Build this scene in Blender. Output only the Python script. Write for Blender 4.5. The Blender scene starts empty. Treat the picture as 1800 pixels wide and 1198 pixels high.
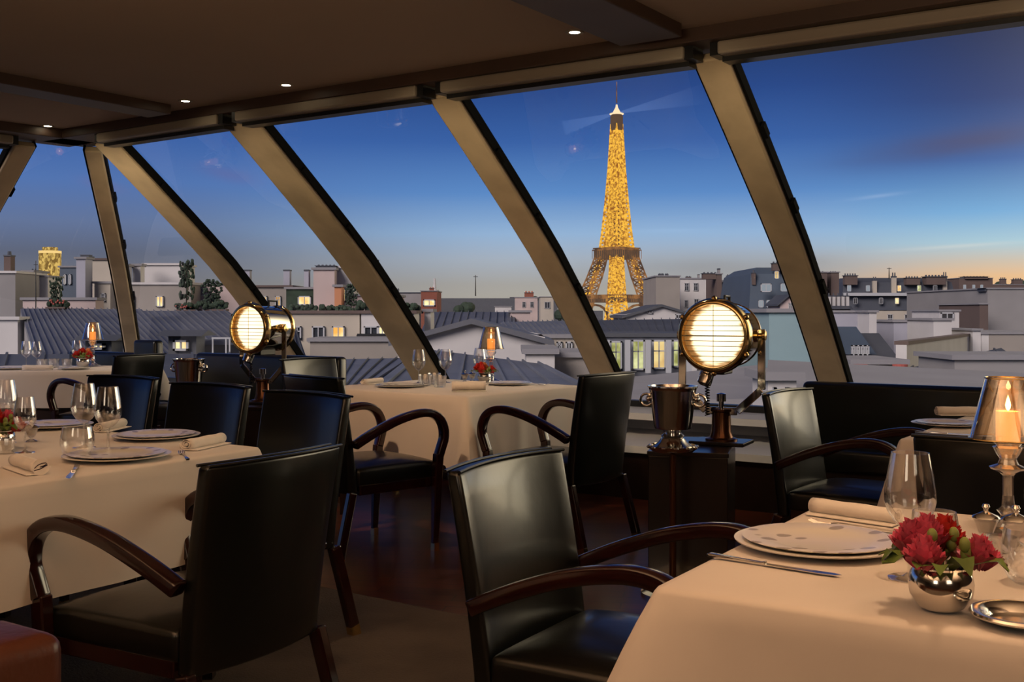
import bpy, bmesh, math, random
from mathutils import Vector, Matrix
random.seed(7)
V = Vector
sc = bpy.context.scene
col = sc.collection
F = 1950.0; HX = 900.0; HY = 548.0; CH = 1.2
U = V((-0.83, 0.558, 0)).normalized()      # along the main glazed side
N = V((0.558, 0.83, 0)).normalized()       # outwards through it
PI = math.pi

def px(x, y, D):                            # a point of the place at distance D
    return V(((x - HX) / F * D, D, CH - (y - HY) / F * D))
def onz(x, y, z):
    D = (CH - z) * F / (y - HY)
    return V(((x - HX) / F * D, D, z))

# ------------------------------------------------------------ materials
def newmat(name):
    m = bpy.data.materials.new(name); m.use_nodes = True
    nt = m.node_tree
    for n in list(nt.nodes): nt.nodes.remove(n)
    out = nt.nodes.new('ShaderNodeOutputMaterial')
    return m, nt, out
def pbr(name, c, rough=.5, metal=0, noise=0, scale=8, c2=None, bump=0, bscale=None, spec=.5, coat=0, em=None, ems=0, sheen=0, stretch=None):
    m, nt, out = newmat(name)
    b = nt.nodes.new('ShaderNodeBsdfPrincipled')
    b.inputs['Base Color'].default_value = (*c, 1); b.inputs['Roughness'].default_value = rough
    b.inputs['Metallic'].default_value = metal; b.inputs['Specular IOR Level'].default_value = spec
    b.inputs['Coat Weight'].default_value = coat; b.inputs['Coat Roughness'].default_value = .12
    if sheen: b.inputs['Sheen Weight'].default_value = sheen
    if em: b.inputs['Emission Color'].default_value = (*em, 1); b.inputs['Emission Strength'].default_value = ems
    nt.links.new(b.outputs[0], out.inputs[0])
    tc = nt.nodes.new('ShaderNodeTexCoord')
    src = tc.outputs['Object']
    if stretch:
        mp = nt.nodes.new('ShaderNodeMapping'); mp.inputs['Scale'].default_value = stretch
        nt.links.new(src, mp.inputs[0]); src = mp.outputs[0]
    if noise:
        no = nt.nodes.new('ShaderNodeTexNoise'); no.inputs['Scale'].default_value = scale; no.inputs['Detail'].default_value = 5
        nt.links.new(src, no.inputs[0])
        r = nt.nodes.new('ShaderNodeValToRGB')
        k = c2 or tuple(x * (1 - noise) for x in c)
        r.color_ramp.elements[0].color = (*k, 1); r.color_ramp.elements[1].color = (*c, 1)
        r.color_ramp.elements[0].position = .35; r.color_ramp.elements[1].position = .65
        nt.links.new(no.outputs[0], r.inputs[0]); nt.links.new(r.outputs[0], b.inputs['Base Color'])
    if bump:
        nb = nt.nodes.new('ShaderNodeTexNoise'); nb.inputs['Scale'].default_value = bscale or scale * 4; nb.inputs['Detail'].default_value = 3
        nt.links.new(src, nb.inputs[0])
        bp = nt.nodes.new('ShaderNodeBump'); bp.inputs['Strength'].default_value = bump; bp.inputs['Distance'].default_value = .01
        nt.links.new(nb.outputs[0], bp.inputs['Height']); nt.links.new(bp.outputs[0], b.inputs['Normal'])
    return m
def glassmat(name, lo=.03, hi=.7, tint=(1, 1, 1), rough=.0, blend=.25, gcol=(1, 1, 1)):
    m, nt, out = newmat(name)
    t = nt.nodes.new('ShaderNodeBsdfTransparent'); t.inputs[0].default_value = (*tint, 1)
    g = nt.nodes.new('ShaderNodeBsdfGlossy'); g.inputs['Roughness'].default_value = rough; g.inputs[0].default_value = (*gcol, 1)
    lw = nt.nodes.new('ShaderNodeLayerWeight'); lw.inputs[0].default_value = blend
    mr = nt.nodes.new('ShaderNodeMapRange'); mr.inputs['To Min'].default_value = lo; mr.inputs['To Max'].default_value = hi
    nt.links.new(lw.outputs['Facing'], mr.inputs[0])
    mx = nt.nodes.new('ShaderNodeMixShader')
    nt.links.new(mr.outputs[0], mx.inputs[0]); nt.links.new(t.outputs[0], mx.inputs[1]); nt.links.new(g.outputs[0], mx.inputs[2])
    nt.links.new(mx.outputs[0], out.inputs[0])
    return m
def emit(name, c, s):
    m, nt, out = newmat(name)
    e = nt.nodes.new('ShaderNodeEmission'); e.inputs[0].default_value = (*c, 1); e.inputs[1].default_value = s
    nt.links.new(e.outputs[0], out.inputs[0]); return m
def emit_noise(name, c1, c2, s, scale, lo=.4, hi=.6):
    m, nt, out = newmat(name)
    tc = nt.nodes.new('ShaderNodeTexCoord'); no = nt.nodes.new('ShaderNodeTexNoise')
    no.inputs['Scale'].default_value = scale; no.inputs['Detail'].default_value = 3
    nt.links.new(tc.outputs['Object'], no.inputs[0])
    r = nt.nodes.new('ShaderNodeValToRGB')
    r.color_ramp.elements[0].color = (*c1, 1); r.color_ramp.elements[1].color = (*c2, 1)
    r.color_ramp.elements[0].position = lo; r.color_ramp.elements[1].position = hi
    e = nt.nodes.new('ShaderNodeEmission'); e.inputs[1].default_value = s
    nt.links.new(no.outputs[0], r.inputs[0]); nt.links.new(r.outputs[0], e.inputs[0]); nt.links.new(e.outputs[0], out.inputs[0])
    return m

M = {}
M['leather'] = pbr('black_leather', (.0045, .005, .004), .30, noise=.3, scale=5, bump=.03, bscale=40, spec=.6, coat=.25)
M['brownleather'] = pbr('brown_leather', (.10, .028, .012), .35, noise=.3, scale=6, bump=.1, bscale=60)
M['mahogany'] = pbr('mahogany', (.028, .006, .005), .16, noise=.5, scale=6, spec=.6, coat=.5, stretch=(1, 1, 8))
M['darkwood'] = pbr('dark_wood', (.018, .010, .008), .3, noise=.4, scale=4, coat=.2)
M['chrome'] = pbr('chrome', (.82, .80, .76), .07, metal=1)
M['silver'] = pbr('silver', (.86, .84, .80), .12, metal=1, bump=.03, bscale=20)
M['brass'] = pbr('brass', (.85, .60, .26), .16, metal=1)
M['copper'] = pbr('dark_bronze', (.16, .065, .03), .25, metal=.8)
M['blackmetal'] = pbr('black_metal', (.012, .012, .012), .35)
M['cloth'] = pbr('white_linen', (.74, .67, .62), .85, noise=.06, scale=2.5, bump=.06, bscale=3, sheen=.2)
M['napkin'] = pbr('napkin_linen', (.84, .77, .71), .85, noise=.05, scale=30, bump=.15, bscale=60, sheen=.2)
M['china'] = pbr('porcelain', (.74, .70, .64), .22, spec=.45)
M['rubber'] = pbr('black_rubber', (.006, .006, .006), .95, spec=.05)
def platemat():
    m = pbr('leaf_patterned_porcelain', (.74, .70, .64), .22, spec=.45); nt = m.node_tree
    b = next(n for n in nt.nodes if n.type == 'BSDF_PRINCIPLED'); tc = next(n for n in nt.nodes if n.type == 'TEX_COORD')
    mp = nt.nodes.new('ShaderNodeMapping'); mp.inputs['Scale'].default_value = (1, 1.5, .1); mp.inputs['Rotation'].default_value = (0, 0, .6)
    no = nt.nodes.new('ShaderNodeTexVoronoi'); no.inputs['Scale'].default_value = 17
    r = nt.nodes.new('ShaderNodeValToRGB'); r.color_ramp.elements[0].color = (.40, .36, .31, 1); r.color_ramp.elements[0].position = .26
    r.color_ramp.elements[1].color = (.74, .70, .64, 1); r.color_ramp.elements[1].position = .32
    nt.links.new(tc.outputs['Object'], mp.inputs[0]); nt.links.new(mp.outputs[0], no.inputs[0]); nt.links.new(no.outputs['Distance'], r.inputs[0]); nt.links.new(r.outputs[0], b.inputs['Base Color'])
    return m
M['pattern'] = platemat()
M['beam'] = pbr('brown_beam', (.075, .042, .028), .5, noise=.2, scale=3)
M['ceiling'] = pbr('brown_plaster', (.40, .30, .225), .9, noise=.04, scale=1)
M['cream'] = pbr('cream_metal', (.30, .25, .19), .45)
M['mullion'] = pbr('tan_steel', (.50, .385, .245), .42, noise=.25, scale=3.2, bump=.1, bscale=6)
M['wall'] = pbr('brown_wall', (.09, .06, .045), .7, noise=.1, scale=2)
M['ledge'] = pbr('pale_ledge', (.62, .62, .66), .6)
M['carpet'] = pbr('taupe_carpet', (.15, .122, .10), .95, noise=.3, scale=3, bump=.5, bscale=120)
M['glass'] = glassmat('clear_crystal', .06, .9, rough=.02, blend=.35)
M['crystal'] = glassmat('cut_crystal', .22, .95, rough=.05, blend=.45)
M['pane'] = glassmat('window_glass', .015, .13, tint=(.97, .985, 1), blend=.3)
M['shade'] = glassmat('mirrored_glass_shade', .22, 1.0, tint=(1, .86, .66), rough=.04, blend=.62)
M['wax'] = pbr('candle_wax', (.8, .35, .12), .5, em=(1, .35, .08), ems=1.6)
M['flame'] = emit('candle_flame', (1, .72, .3), 9)
M['petal'] = pbr('pink_petal', (.86, .13, .23), .5, noise=.4, scale=40)
M['petalred'] = pbr('red_petal', (.70, .04, .03), .5, noise=.4, scale=40)
M['petalorange'] = pbr('orange_petal', (.9, .33, .12), .5, noise=.3, scale=40)
M['leaf'] = pbr('green_leaf', (.13, .19, .04), .5, noise=.4, scale=30)
M['bud'] = pbr('green_bud', (.20, .24, .06), .5)
M['darkleaf'] = pbr('wine_leaf', (.16, .06, .04), .5)
M['bar'] = pbr('bright_bar', (.75, .6, .35), .25, metal=1)
M['downlight'] = emit('downlight', (1, .86, .6), 14)
M['ink'] = pbr('dark_thread', (.02, .012, .03), .8)
M['foliage'] = pbr('dusk_foliage', (.035, .06, .035), .9, noise=.5, scale=2)

def floor_wood():
    m, nt, out = newmat('parquet')
    b = nt.nodes.new('ShaderNodeBsdfPrincipled'); b.inputs['Roughness'].default_value = .28
    tc = nt.nodes.new('ShaderNodeTexCoord'); mp = nt.nodes.new('ShaderNodeMapping')
    mp.inputs['Rotation'].default_value = (0, 0, math.radians(10)); mp.inputs['Scale'].default_value = (1, 1, 1)
    br = nt.nodes.new('ShaderNodeTexBrick'); br.inputs['Scale'].default_value = 1
    br.inputs['Color1'].default_value = (.16, .045, .018, 1); br.inputs['Color2'].default_value = (.085, .022, .01, 1)
    br.inputs['Mortar'].default_value = (.02, .008, .005, 1); br.inputs['Mortar Size'].default_value = .003
    br.inputs['Brick Width'].default_value = .7; br.inputs['Row Height'].default_value = .09
    no = nt.nodes.new('ShaderNodeTexNoise'); no.inputs['Scale'].default_value = 9
    mx = nt.nodes.new('ShaderNodeMixRGB'); mx.blend_type = 'MULTIPLY'; mx.inputs[0].default_value = .55
    nt.links.new(tc.outputs['Object'], mp.inputs[0]); nt.links.new(mp.outputs[0], br.inputs[0]); nt.links.new(mp.outputs[0], no.inputs[0])
    nt.links.new(br.outputs['Color'], mx.inputs[1]); nt.links.new(no.outputs['Color'], mx.inputs[2])
    nt.links.new(mx.outputs[0], b.inputs['Base Color']); nt.links.new(b.outputs[0], out.inputs[0])
    return m
M['parquet'] = floor_wood()

def lensmat():
    m, nt, out = newmat('searchlight_glow')           # local: disc in the XZ plane, ribs run across
    tc = nt.nodes.new('ShaderNodeTexCoord'); se = nt.nodes.new('ShaderNodeSeparateXYZ')
    nt.links.new(tc.outputs['Object'], se.inputs[0])
    ln = nt.nodes.new('ShaderNodeVectorMath'); ln.operation = 'LENGTH'
    mp = nt.nodes.new('ShaderNodeMapping'); mp.inputs['Location'].default_value = (.014, 0, -.004); mp.inputs['Scale'].default_value = (1.08, 0, .95)
    nt.links.new(tc.outputs['Object'], mp.inputs[0]); nt.links.new(mp.outputs[0], ln.inputs[0])
    no = nt.nodes.new('ShaderNodeTexNoise'); no.inputs['Scale'].default_value = 40
    m2 = nt.nodes.new('ShaderNodeMapping'); m2.inputs['Scale'].default_value = (.3, .3, 2)
    nt.links.new(tc.outputs['Object'], m2.inputs[0]); nt.links.new(m2.outputs[0], no.inputs[0])
    ad = nt.nodes.new('ShaderNodeMath'); ad.operation = 'MULTIPLY_ADD'; ad.inputs[1].default_value = .05; 
    nt.links.new(no.outputs[0], ad.inputs[0]); nt.links.new(ln.outputs['Value'], ad.inputs[2])
    r = nt.nodes.new('ShaderNodeValToRGB'); cr = r.color_ramp
    cr.elements[0].position = 0; cr.elements[0].color = (1, .86, .58, 1)
    cr.elements[1].position = .185; cr.elements[1].color = (.30, .13, .035, 1)
    e = cr.elements.new(.148); e.color = (1, .80, .46, 1)
    e = cr.elements.new(.165); e.color = (.50, .22, .06, 1)
    nt.links.new(ad.outputs[0], r.inputs[0])
    s = nt.nodes.new('ShaderNodeMapRange'); s.inputs['From Min'].default_value = .145; s.inputs['From Max'].default_value = .166
    s.inputs['To Min'].default_value = 1.9; s.inputs['To Max'].default_value = .9
    nt.links.new(ad.outputs[0], s.inputs[0])
    em = nt.nodes.new('ShaderNodeEmission'); nt.links.new(r.outputs[0], em.inputs[0]); nt.links.new(s.outputs[0], em.inputs[1])
    nt.links.new(em.outputs[0], out.inputs[0]); return m
M['lens'] = lensmat()

# ------------------------------------------------------------ mesh builder
class MB:
    def __init__(s): s.v = []; s.f = []
    def add(s, vs, fs):
        b = len(s.v); s.v += [V(p) for p in vs]; s.f += [tuple(i + b for i in f) for f in fs]; return s
    def box(s, c, size, rz=0, ax=None):
        x, y, z = (k / 2 for k in size)
        a, b = (ax if ax else (V((math.cos(rz), math.sin(rz), 0)), V((-math.sin(rz), math.cos(rz), 0))))
        c = V(c); vs = [c + a * i * x + b * j * y + V((0, 0, k * z)) for k in (-1, 1) for i, j in ((-1, -1), (1, -1), (1, 1), (-1, 1))]
        return s.add(vs, [(3, 2, 1, 0), (4, 5, 6, 7), (0, 1, 5, 4), (1, 2, 6, 5), (2, 3, 7, 6), (3, 0, 4, 7)])
    def prism(s, pts, z0, z1):
        n = len(pts); vs = [V((p[0], p[1], z0)) for p in pts] + [V((p[0], p[1], z1)) for p in pts]
        return s.add(vs, [tuple(range(n))[::-1], tuple(range(n, 2 * n))] + [(i, (i + 1) % n, (i + 1) % n + n, i + n) for i in range(n)])
    def quadblock(s, top, z0):                                     # top quad with any heights, dropped to z0
        n = len(top); vs = [V(p) for p in top] + [V((p[0], p[1], z0)) for p in top]
        return s.add(vs, [tuple(range(n)), tuple(range(n, 2 * n))[::-1]] + [(i, i + n, (i + 1) % n + n, (i + 1) % n) for i in range(n)])
    def bar(s, p, q, w, h=None, up=None):
        p, q = V(p), V(q); h = h or w; d = (q - p).normalized()
        up = V(up) if up else (V((0, 0, 1)) if abs(d.z) < .95 else V((0, 1, 0)))
        a = d.cross(up).normalized() * w / 2; b = a.cross(d).normalized() * h / 2
        vs = [r + a * i + b * j for r in (p, q) for i, j in ((-1, -1), (1, -1), (1, 1), (-1, 1))]
        return s.add(vs, [(0, 1, 2, 3), (7, 6, 5, 4), (0, 4, 5, 1), (1, 5, 6, 2), (2, 6, 7, 3), (3, 7, 4, 0)])
    def sweep(s, pts, prof, up=(0, 0, 1), scales=None, closed=False):
        pts = [V(p) for p in pts]; n = len(pts); m = len(prof); vs = []
        for i, p in enumerate(pts):
            if closed: d = (pts[(i + 1) % n] - pts[i - 1]).normalized()
            else: d = (pts[min(i + 1, n - 1)] - pts[max(i - 1, 0)]).normalized()
            a = d.cross(V(up))
            a = a.normalized() if a.length > 1e-5 else V((1, 0, 0))
            b = a.cross(d).normalized(); k = scales[i] if scales else 1
            vs += [p + a * x * k + b * y * k for x, y in prof]
        fs = []
        for i in range(n if closed else n - 1):
            j = (i + 1) % n
            fs += [(i * m + q, i * m + (q + 1) % m, j * m + (q + 1) % m, j * m + q) for q in range(m)]
        if not closed: fs += [tuple(range(m))[::-1], tuple(range((n - 1) * m, n * m))]
        return s.add(vs, fs)
    def tube(s, pts, r, seg=8, up=(0, 0, 1), closed=False, scales=None):
        return s.sweep(pts, [(r * math.cos(2 * PI * i / seg), r * math.sin(2 * PI * i / seg)) for i in range(seg)], up, scales, closed)
    def lathe(s, prof, seg=32, o=(0, 0, 0), axis=None, cap=True):
        """prof: (r, h) list; axis: direction of h (default z)"""
        o = V(o); ax = V(axis).normalized() if axis else V((0, 0, 1))
        a = ax.orthogonal().normalized() if axis else V((1, 0, 0)); b = ax.cross(a)
        vs = []; n = len(prof)
        for r, h in prof:
            vs += [o + ax * h + (a * math.cos(2 * PI * i / seg) + b * math.sin(2 * PI * i / seg)) * max(r, 1e-4) for i in range(seg)]
        fs = [(k * seg + i, k * seg + (i + 1) % seg, (k + 1) * seg + (i + 1) % seg, (k + 1) * seg + i) for k in range(n - 1) for i in range(seg)]
        if cap:
            fs += [tuple(range(seg))[::-1], tuple(range((n - 1) * seg, n * seg))]
        return s.add(vs, fs)
    def ell(s, c, r, seg=10, rings=6):
        prof = [(max(1e-3, math.sin(PI * k / rings)), -math.cos(PI * k / rings)) for k in range(rings + 1)]
        b = len(s.v); s.lathe(prof, seg, cap=False)
        for i in range(b, len(s.v)):
            p = s.v[i]; s.v[i] = V((c[0] + p.x * r[0], c[1] + p.y * r[1], c[2] + p.z * r[2]))
        return s
    def build(s, name, mat, parent=None, smooth=False, bevel=0, seg=2, sub=0, loc=None, angle=40):
        me = bpy.data.meshes.new(name); me.from_pydata([tuple(p) for p in s.v], [], s.f); me.update()
        bm = bmesh.new(); bm.from_mesh(me); bmesh.ops.recalc_face_normals(bm, faces=bm.faces)
        if smooth:
            for f in bm.faces: f.smooth = True
            for e in bm.edges:
                if not bevel and len(e.link_faces) == 2 and e.calc_face_angle(0) > math.radians(angle): e.smooth = False
        bm.to_mesh(me); bm.free()
        me.materials.append(M[mat] if isinstance(mat, str) else mat)
        o = bpy.data.objects.new(name, me); col.objects.link(o)
        if parent: o.parent = parent
        if loc: o.location = loc
        if bevel:
            md = o.modifiers.new('b', 'BEVEL'); md.width = bevel; md.segments = seg; md.limit_method = 'ANGLE'; md.angle_limit = math.radians(35)
            if not smooth:
                pass
        if sub:
            md = o.modifiers.new('s', 'SUBSURF'); md.levels = sub; md.render_levels = sub
        return o

def tag(o, label=None, cat=None, group=None, kind=None):
    if label: o['label'] = label
    if cat: o['category'] = cat
    if group: o['group'] = group
    if kind: o['kind'] = kind
    return o
def thing(name, label, cat, loc=(0, 0, 0), rz=0, group=None):
    o = bpy.data.objects.new(name, None); o.empty_display_size = .1; col.objects.link(o)
    o.location = loc; o.rotation_euler = (0, 0, rz)
    return tag(o, label, cat, group)
def struct(name, mb, mat, **k):
    return tag(mb.build(name, mat, **k), kind='structure')
def copy_tree(o, parent=None):
    c = o.copy(); col.objects.link(c); c.parent = parent
    for ch in list(KIDS.get(o.name, [])) or [x for x in bpy.data.objects if x.parent == o]:
        copy_tree(ch, c)
    return c
KIDS = {}
def dup(o, loc, rz, label, group=None, scale=None):
    c = copy_tree(o); c.location = loc; c.rotation_euler = (0, 0, rz); c['label'] = label
    if group: c['group'] = group
    if scale: c.scale = (scale,) * 3
    return c
def rz_of(d): return math.atan2(d[1], d[0]) - PI / 2               # local +Y faces d

# ------------------------------------------------------------ camera, sky
cam = bpy.data.cameras.new('camera'); co = bpy.data.objects.new('camera', cam); col.objects.link(co)
co.location = (0, 0, CH); co.rotation_euler = (PI / 2, 0, 0)
cam.sensor_width = 36; cam.lens = F / 1800 * 36; cam.shift_y = -(599 - HY) / 1800; cam.clip_end = 5000; cam.clip_start = .05
sc.camera = co
sc.view_settings.view_transform = 'Standard'
try: sc.view_settings.look = 'None'
except Exception: pass
cy = sc.cycles
cy.use_denoising = True
cy.max_bounces = 7; cy.transparent_max_bounces = 24; cy.glossy_bounces = 4; cy.diffuse_bounces = 3
cy.sample_clamp_indirect = 3; cy.caustics_reflective = False; cy.caustics_refractive = False

def srgb(r, g, b):
    f = lambda c: (c / 255 / 12.92) if c / 255 <= .04045 else ((c / 255 + .055) / 1.055) ** 2.4
    return (f(r), f(g), f(b))
w = bpy.data.worlds.new('dusk_sky'); sc.world = w; w.use_nodes = True; nt = w.node_tree
for n in list(nt.nodes): nt.nodes.remove(n)
wo = nt.nodes.new('ShaderNodeOutputWorld'); bg = nt.nodes.new('ShaderNodeBackground'); nt.links.new(bg.outputs[0], wo.inputs[0])
tc = nt.nodes.new('ShaderNodeTexCoord'); sx = nt.nodes.new('ShaderNodeSeparateXYZ'); nt.links.new(tc.outputs['Generated'], sx.inputs[0])
def mth(op, a, b=None, c=None):
    n = nt.nodes.new('ShaderNodeMath'); n.operation = op
    for i, k in enumerate((a, b, c)):
        if k is None: continue
        if isinstance(k, (int, float)): n.inputs[i].default_value = k
        else: nt.links.new(k, n.inputs[i])
    return n.outputs[0]
def ramp(inp, els):
    r = nt.nodes.new('ShaderNodeValToRGB'); cr = r.color_ramp
    cr.elements[0].position = els[0][0]; cr.elements[0].color = (*srgb(*els[0][1]), 1)
    cr.elements[1].position = els[-1][0]; cr.elements[1].color = (*srgb(*els[-1][1]), 1)
    for p, c in els[1:-1]:
        e = cr.elements.new(p); e.color = (*srgb(*c), 1)
    nt.links.new(inp, r.inputs[0]); return r.outputs[0]
def mixc(f, a, b):
    n = nt.nodes.new('ShaderNodeMixRGB')
    for i, k in enumerate((f, a, b)):
        if isinstance(k, (int, float)): n.inputs[i].default_value = k
        elif isinstance(k, tuple): n.inputs[i].default_value = (*k, 1)
        else: nt.links.new(k, n.inputs[i])
    return n.outputs[0]
horiz = mth('SQRT', mth('ADD', mth('MULTIPLY', sx.outputs[0], sx.outputs[0]), mth('MULTIPLY', sx.outputs[1], sx.outputs[1])))
el = mth('DIVIDE', sx.outputs[2], mth('MAXIMUM', horiz, .05))       # tangent of the elevation
az = mth('ARCTAN2', sx.outputs[0], sx.outputs[1])                  # 0 ahead, + to the right
e2 = mth('MULTIPLY', el, 2.0)
Y = lambda y: (HY - y) / F * 2.0
left = ramp(e2, [(0, (112, 112, 116)), (Y(500), (108, 108, 114)), (Y(450), (92, 98, 116)), (Y(400), (96, 112, 146)), (Y(330), (80, 112, 168)), (Y(250), (58, 94, 158)), (Y(150), (46, 78, 142)), (1, (26, 42, 84))])
cent = ramp(e2, [(0, (168, 160, 146)), (Y(500), (160, 156, 150)), (Y(455), (160, 170, 182)), (Y(410), (142, 172, 204)), (Y(340), (90, 134, 190)), (Y(250), (56, 94, 158)), (Y(160), (40, 70, 130)), (Y(90), (34, 58, 108)), (1, (22, 36, 72))])
right = ramp(e2, [(0, (216, 166, 118)), (Y(490), (222, 178, 132)), (Y(465), (196, 182, 164)), (Y(435), (162, 192, 204)), (Y(385), (112, 164, 206)), (Y(300), (56, 96, 156)), (Y(200), (36, 60, 112)), (Y(80), (26, 42, 80)), (1, (18, 28, 58))])
fl = nt.nodes.new('ShaderNodeMapRange'); fl.inputs['From Min'].default_value = -.36; fl.inputs['From Max'].default_value = .02; fl.interpolation_type = 'SMOOTHSTEP'; nt.links.new(az, fl.inputs[0])
fr = nt.nodes.new('ShaderNodeMapRange'); fr.inputs['From Min'].default_value = .22; fr.inputs['From Max'].default_value = .42; fr.interpolation_type = 'SMOOTHSTEP'; nt.links.new(az, fr.inputs[0])
skyc = mixc(fr.outputs[0], mixc(fl.outputs[0], left, cent), right)
def blob(a0, e0, wa, we, tilt=0):
    da = mth('SUBTRACT', az, a0); de = mth('SUBTRACT', mth('SUBTRACT', el, e0), mth('MULTIPLY', da, tilt))
    a = mth('DIVIDE', da, wa); e = mth('DIVIDE', de, we)
    return mth('EXPONENT', mth('MULTIPLY', mth('ADD', mth('MULTIPLY', a, a), mth('MULTIPLY', e, e)), -1.0))
cn = nt.nodes.new('ShaderNodeTexNoise'); cn.inputs['Scale'].default_value = 6; cn.inputs['Detail'].default_value = 4
cm = nt.nodes.new('ShaderNodeMapping'); cm.inputs['Scale'].default_value = (1, 1, 5); nt.links.new(tc.outputs['Generated'], cm.inputs[0]); nt.links.new(cm.outputs[0], cn.inputs[0])
cnr = nt.nodes.new('ShaderNodeMapRange'); cnr.inputs['From Min'].default_value = .3; cnr.inputs['From Max'].default_value = .6; nt.links.new(cn.outputs[0], cnr.inputs[0])
for (x, y, wx, wy, tl, c, k) in ((1700, 250, 190, 24, .12, (74, 76, 110), .8), (400, 305, 45, 12, -.2, (100, 100, 150), .6), (180, 325, 30, 9, -.2, (110, 104, 146), .5),
                                 (1240, 470, 170, 26, 0, (138, 134, 132), .55), (1430, 465, 70, 22, 0, (142, 132, 122), .5), (1540, 345, 40, 3, .1, (140, 168, 206), .6),
                                 (1690, 432, 90, 3, .05, (196, 202, 200), .6), (1290, 388, 60, 3, .15, (130, 164, 206), .5), (1180, 405, 60, 3, 0, (150, 180, 212), .5)):
    b_ = mth('MULTIPLY', mth('MULTIPLY', blob(math.atan((x - HX) / F), (HY - y) / F * math.cos(math.atan((x - HX) / F)), wx / F, wy / F, tl), k), mth('MULTIPLY_ADD', cnr.outputs[0], .6, .4))
    skyc = mixc(b_, skyc, srgb(*c))
below = nt.nodes.new('ShaderNodeMath'); below.operation = 'LESS_THAN'; nt.links.new(el, below.inputs[0]); below.inputs[1].default_value = -.02
skyc = mixc(below.outputs[0], skyc, (.05, .06, .08))
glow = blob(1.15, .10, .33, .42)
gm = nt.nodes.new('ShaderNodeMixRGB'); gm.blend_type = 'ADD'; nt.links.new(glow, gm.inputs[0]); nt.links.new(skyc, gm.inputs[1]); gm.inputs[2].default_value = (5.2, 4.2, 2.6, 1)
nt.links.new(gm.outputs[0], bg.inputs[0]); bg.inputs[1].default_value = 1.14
# ------------------------------------------------------------ the room
ZC = 2.6
M3 = V((1.01, 5.63, 0)); 
P_ = {k: M3 + U * (1.715 * (3 - k)) for k in (0, 1, 2, 3, 4, 5, 6)}
P_[0] = V((-3.09, 8.45, 0))
PC = V((-3.50, 8.90, 0))                                            # corner of the beams
NC = V((-.35, 2.46, 0)); LC = 1.0
U2 = V((-.643, -.766, 0)); N2 = V((-.766, .643, 0))
PROF = [(0, 2.5), (.2, 2.345), (.42, 2.172), (.65, 1.99), (.88, 1.805), (1.13, 1.595), (1.38, 1.355), (1.6, 1.13), (1.78, .94), (1.96, .74), (2.12, .55)]

# floor
fb = MB(); fb.prism([(-9, -3.5), (9, -3.5), (9, 5.5), (2.24 + .83 * 2.5, 7.45 - .558 * 2.5), (-1.25 - .7 + .1, 9.9), (-3.85, 11.36), (-9, 6.5)], -.12, 0)
fl_ = struct('floor', fb, 'parquet')
A = onz(565, 1032, 0); B = onz(825, 1085, 0); d = (B - A).normalized(); nn = V((-d.y, d.x, 0))
if nn.y > 0: nn = -nn
cb = MB(); p0, p1 = A - d * 4.2, B + d * 4.0
cb.prism([p0[:2], p1[:2], (p1 + nn * 4.5)[:2], (p0 + nn * 4.5)[:2]], .0, .004)
struct('floor_carpet', cb, 'carpet')

# walls behind and beside the camera, ceiling
struct('wall_back', MB().box((0, -3.4, 1.3), (18, .2, 2.9)), 'wall')
struct('wall_right', MB().box((5.6, .6, 1.3), (.2, 8, 2.9)), 'wall')
struct('wall_left', MB().box((-8.3, 1.4, 1.3), (.2, 9.6, 2.9)), 'wall')
q = lambda p, a: p - N * a
ce = MB()
e1, e2_ = q(P_[6], .1), q(PC, .1)
e3 = PC + U2 * 6
ce.prism([(-9, -3.5), (9, -3.5), (9, .5), e1[:2], e2_[:2], e3[:2]], ZC, ZC + .15)
struct('ceiling', ce, 'ceiling')
# knee wall, ledges
base = lambda p: p + N * 2.12
BC = V((-3.85, 11.36, 0))
def strip(mb, a, b, d, off0, off1, z0, z1, d2=None):
    n = d.normalized(); m = (d2 or d).normalized()
    return mb.prism([(a + n * off0)[:2], (b + m * off0)[:2], (b + m * off1)[:2], (a + n * off1)[:2]], z0, z1)
R_ = base(P_[6]); L_ = BC
struct('wall_front', strip(MB(), R_, L_, N, -.02, .18, -.1, .50), 'ledge')
struct('trim_1', strip(MB(), R_, L_, N, -.50, .16, .46, .505), 'ledge')
struct('trim_2', strip(MB(), R_, L_, N, -1.0, -.02, .30, .345), 'ledge')
struct('trim_3', strip(MB(), R_, L_, N, -.96, -.92, .0, .30), 'darkwood')
struct('trim_4', strip(MB(), R_, L_, N, -.04, .05, .505, .55), 'blackmetal')
struct('wall_corner', strip(MB(), BC, BC + U2 * 6, N2, -.02, .18, -.1, .5), 'ledge')
struct('trim_5', strip(MB(), BC, BC + U2 * 6, N2, -.5, .16, .46, .505), 'ledge')

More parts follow.
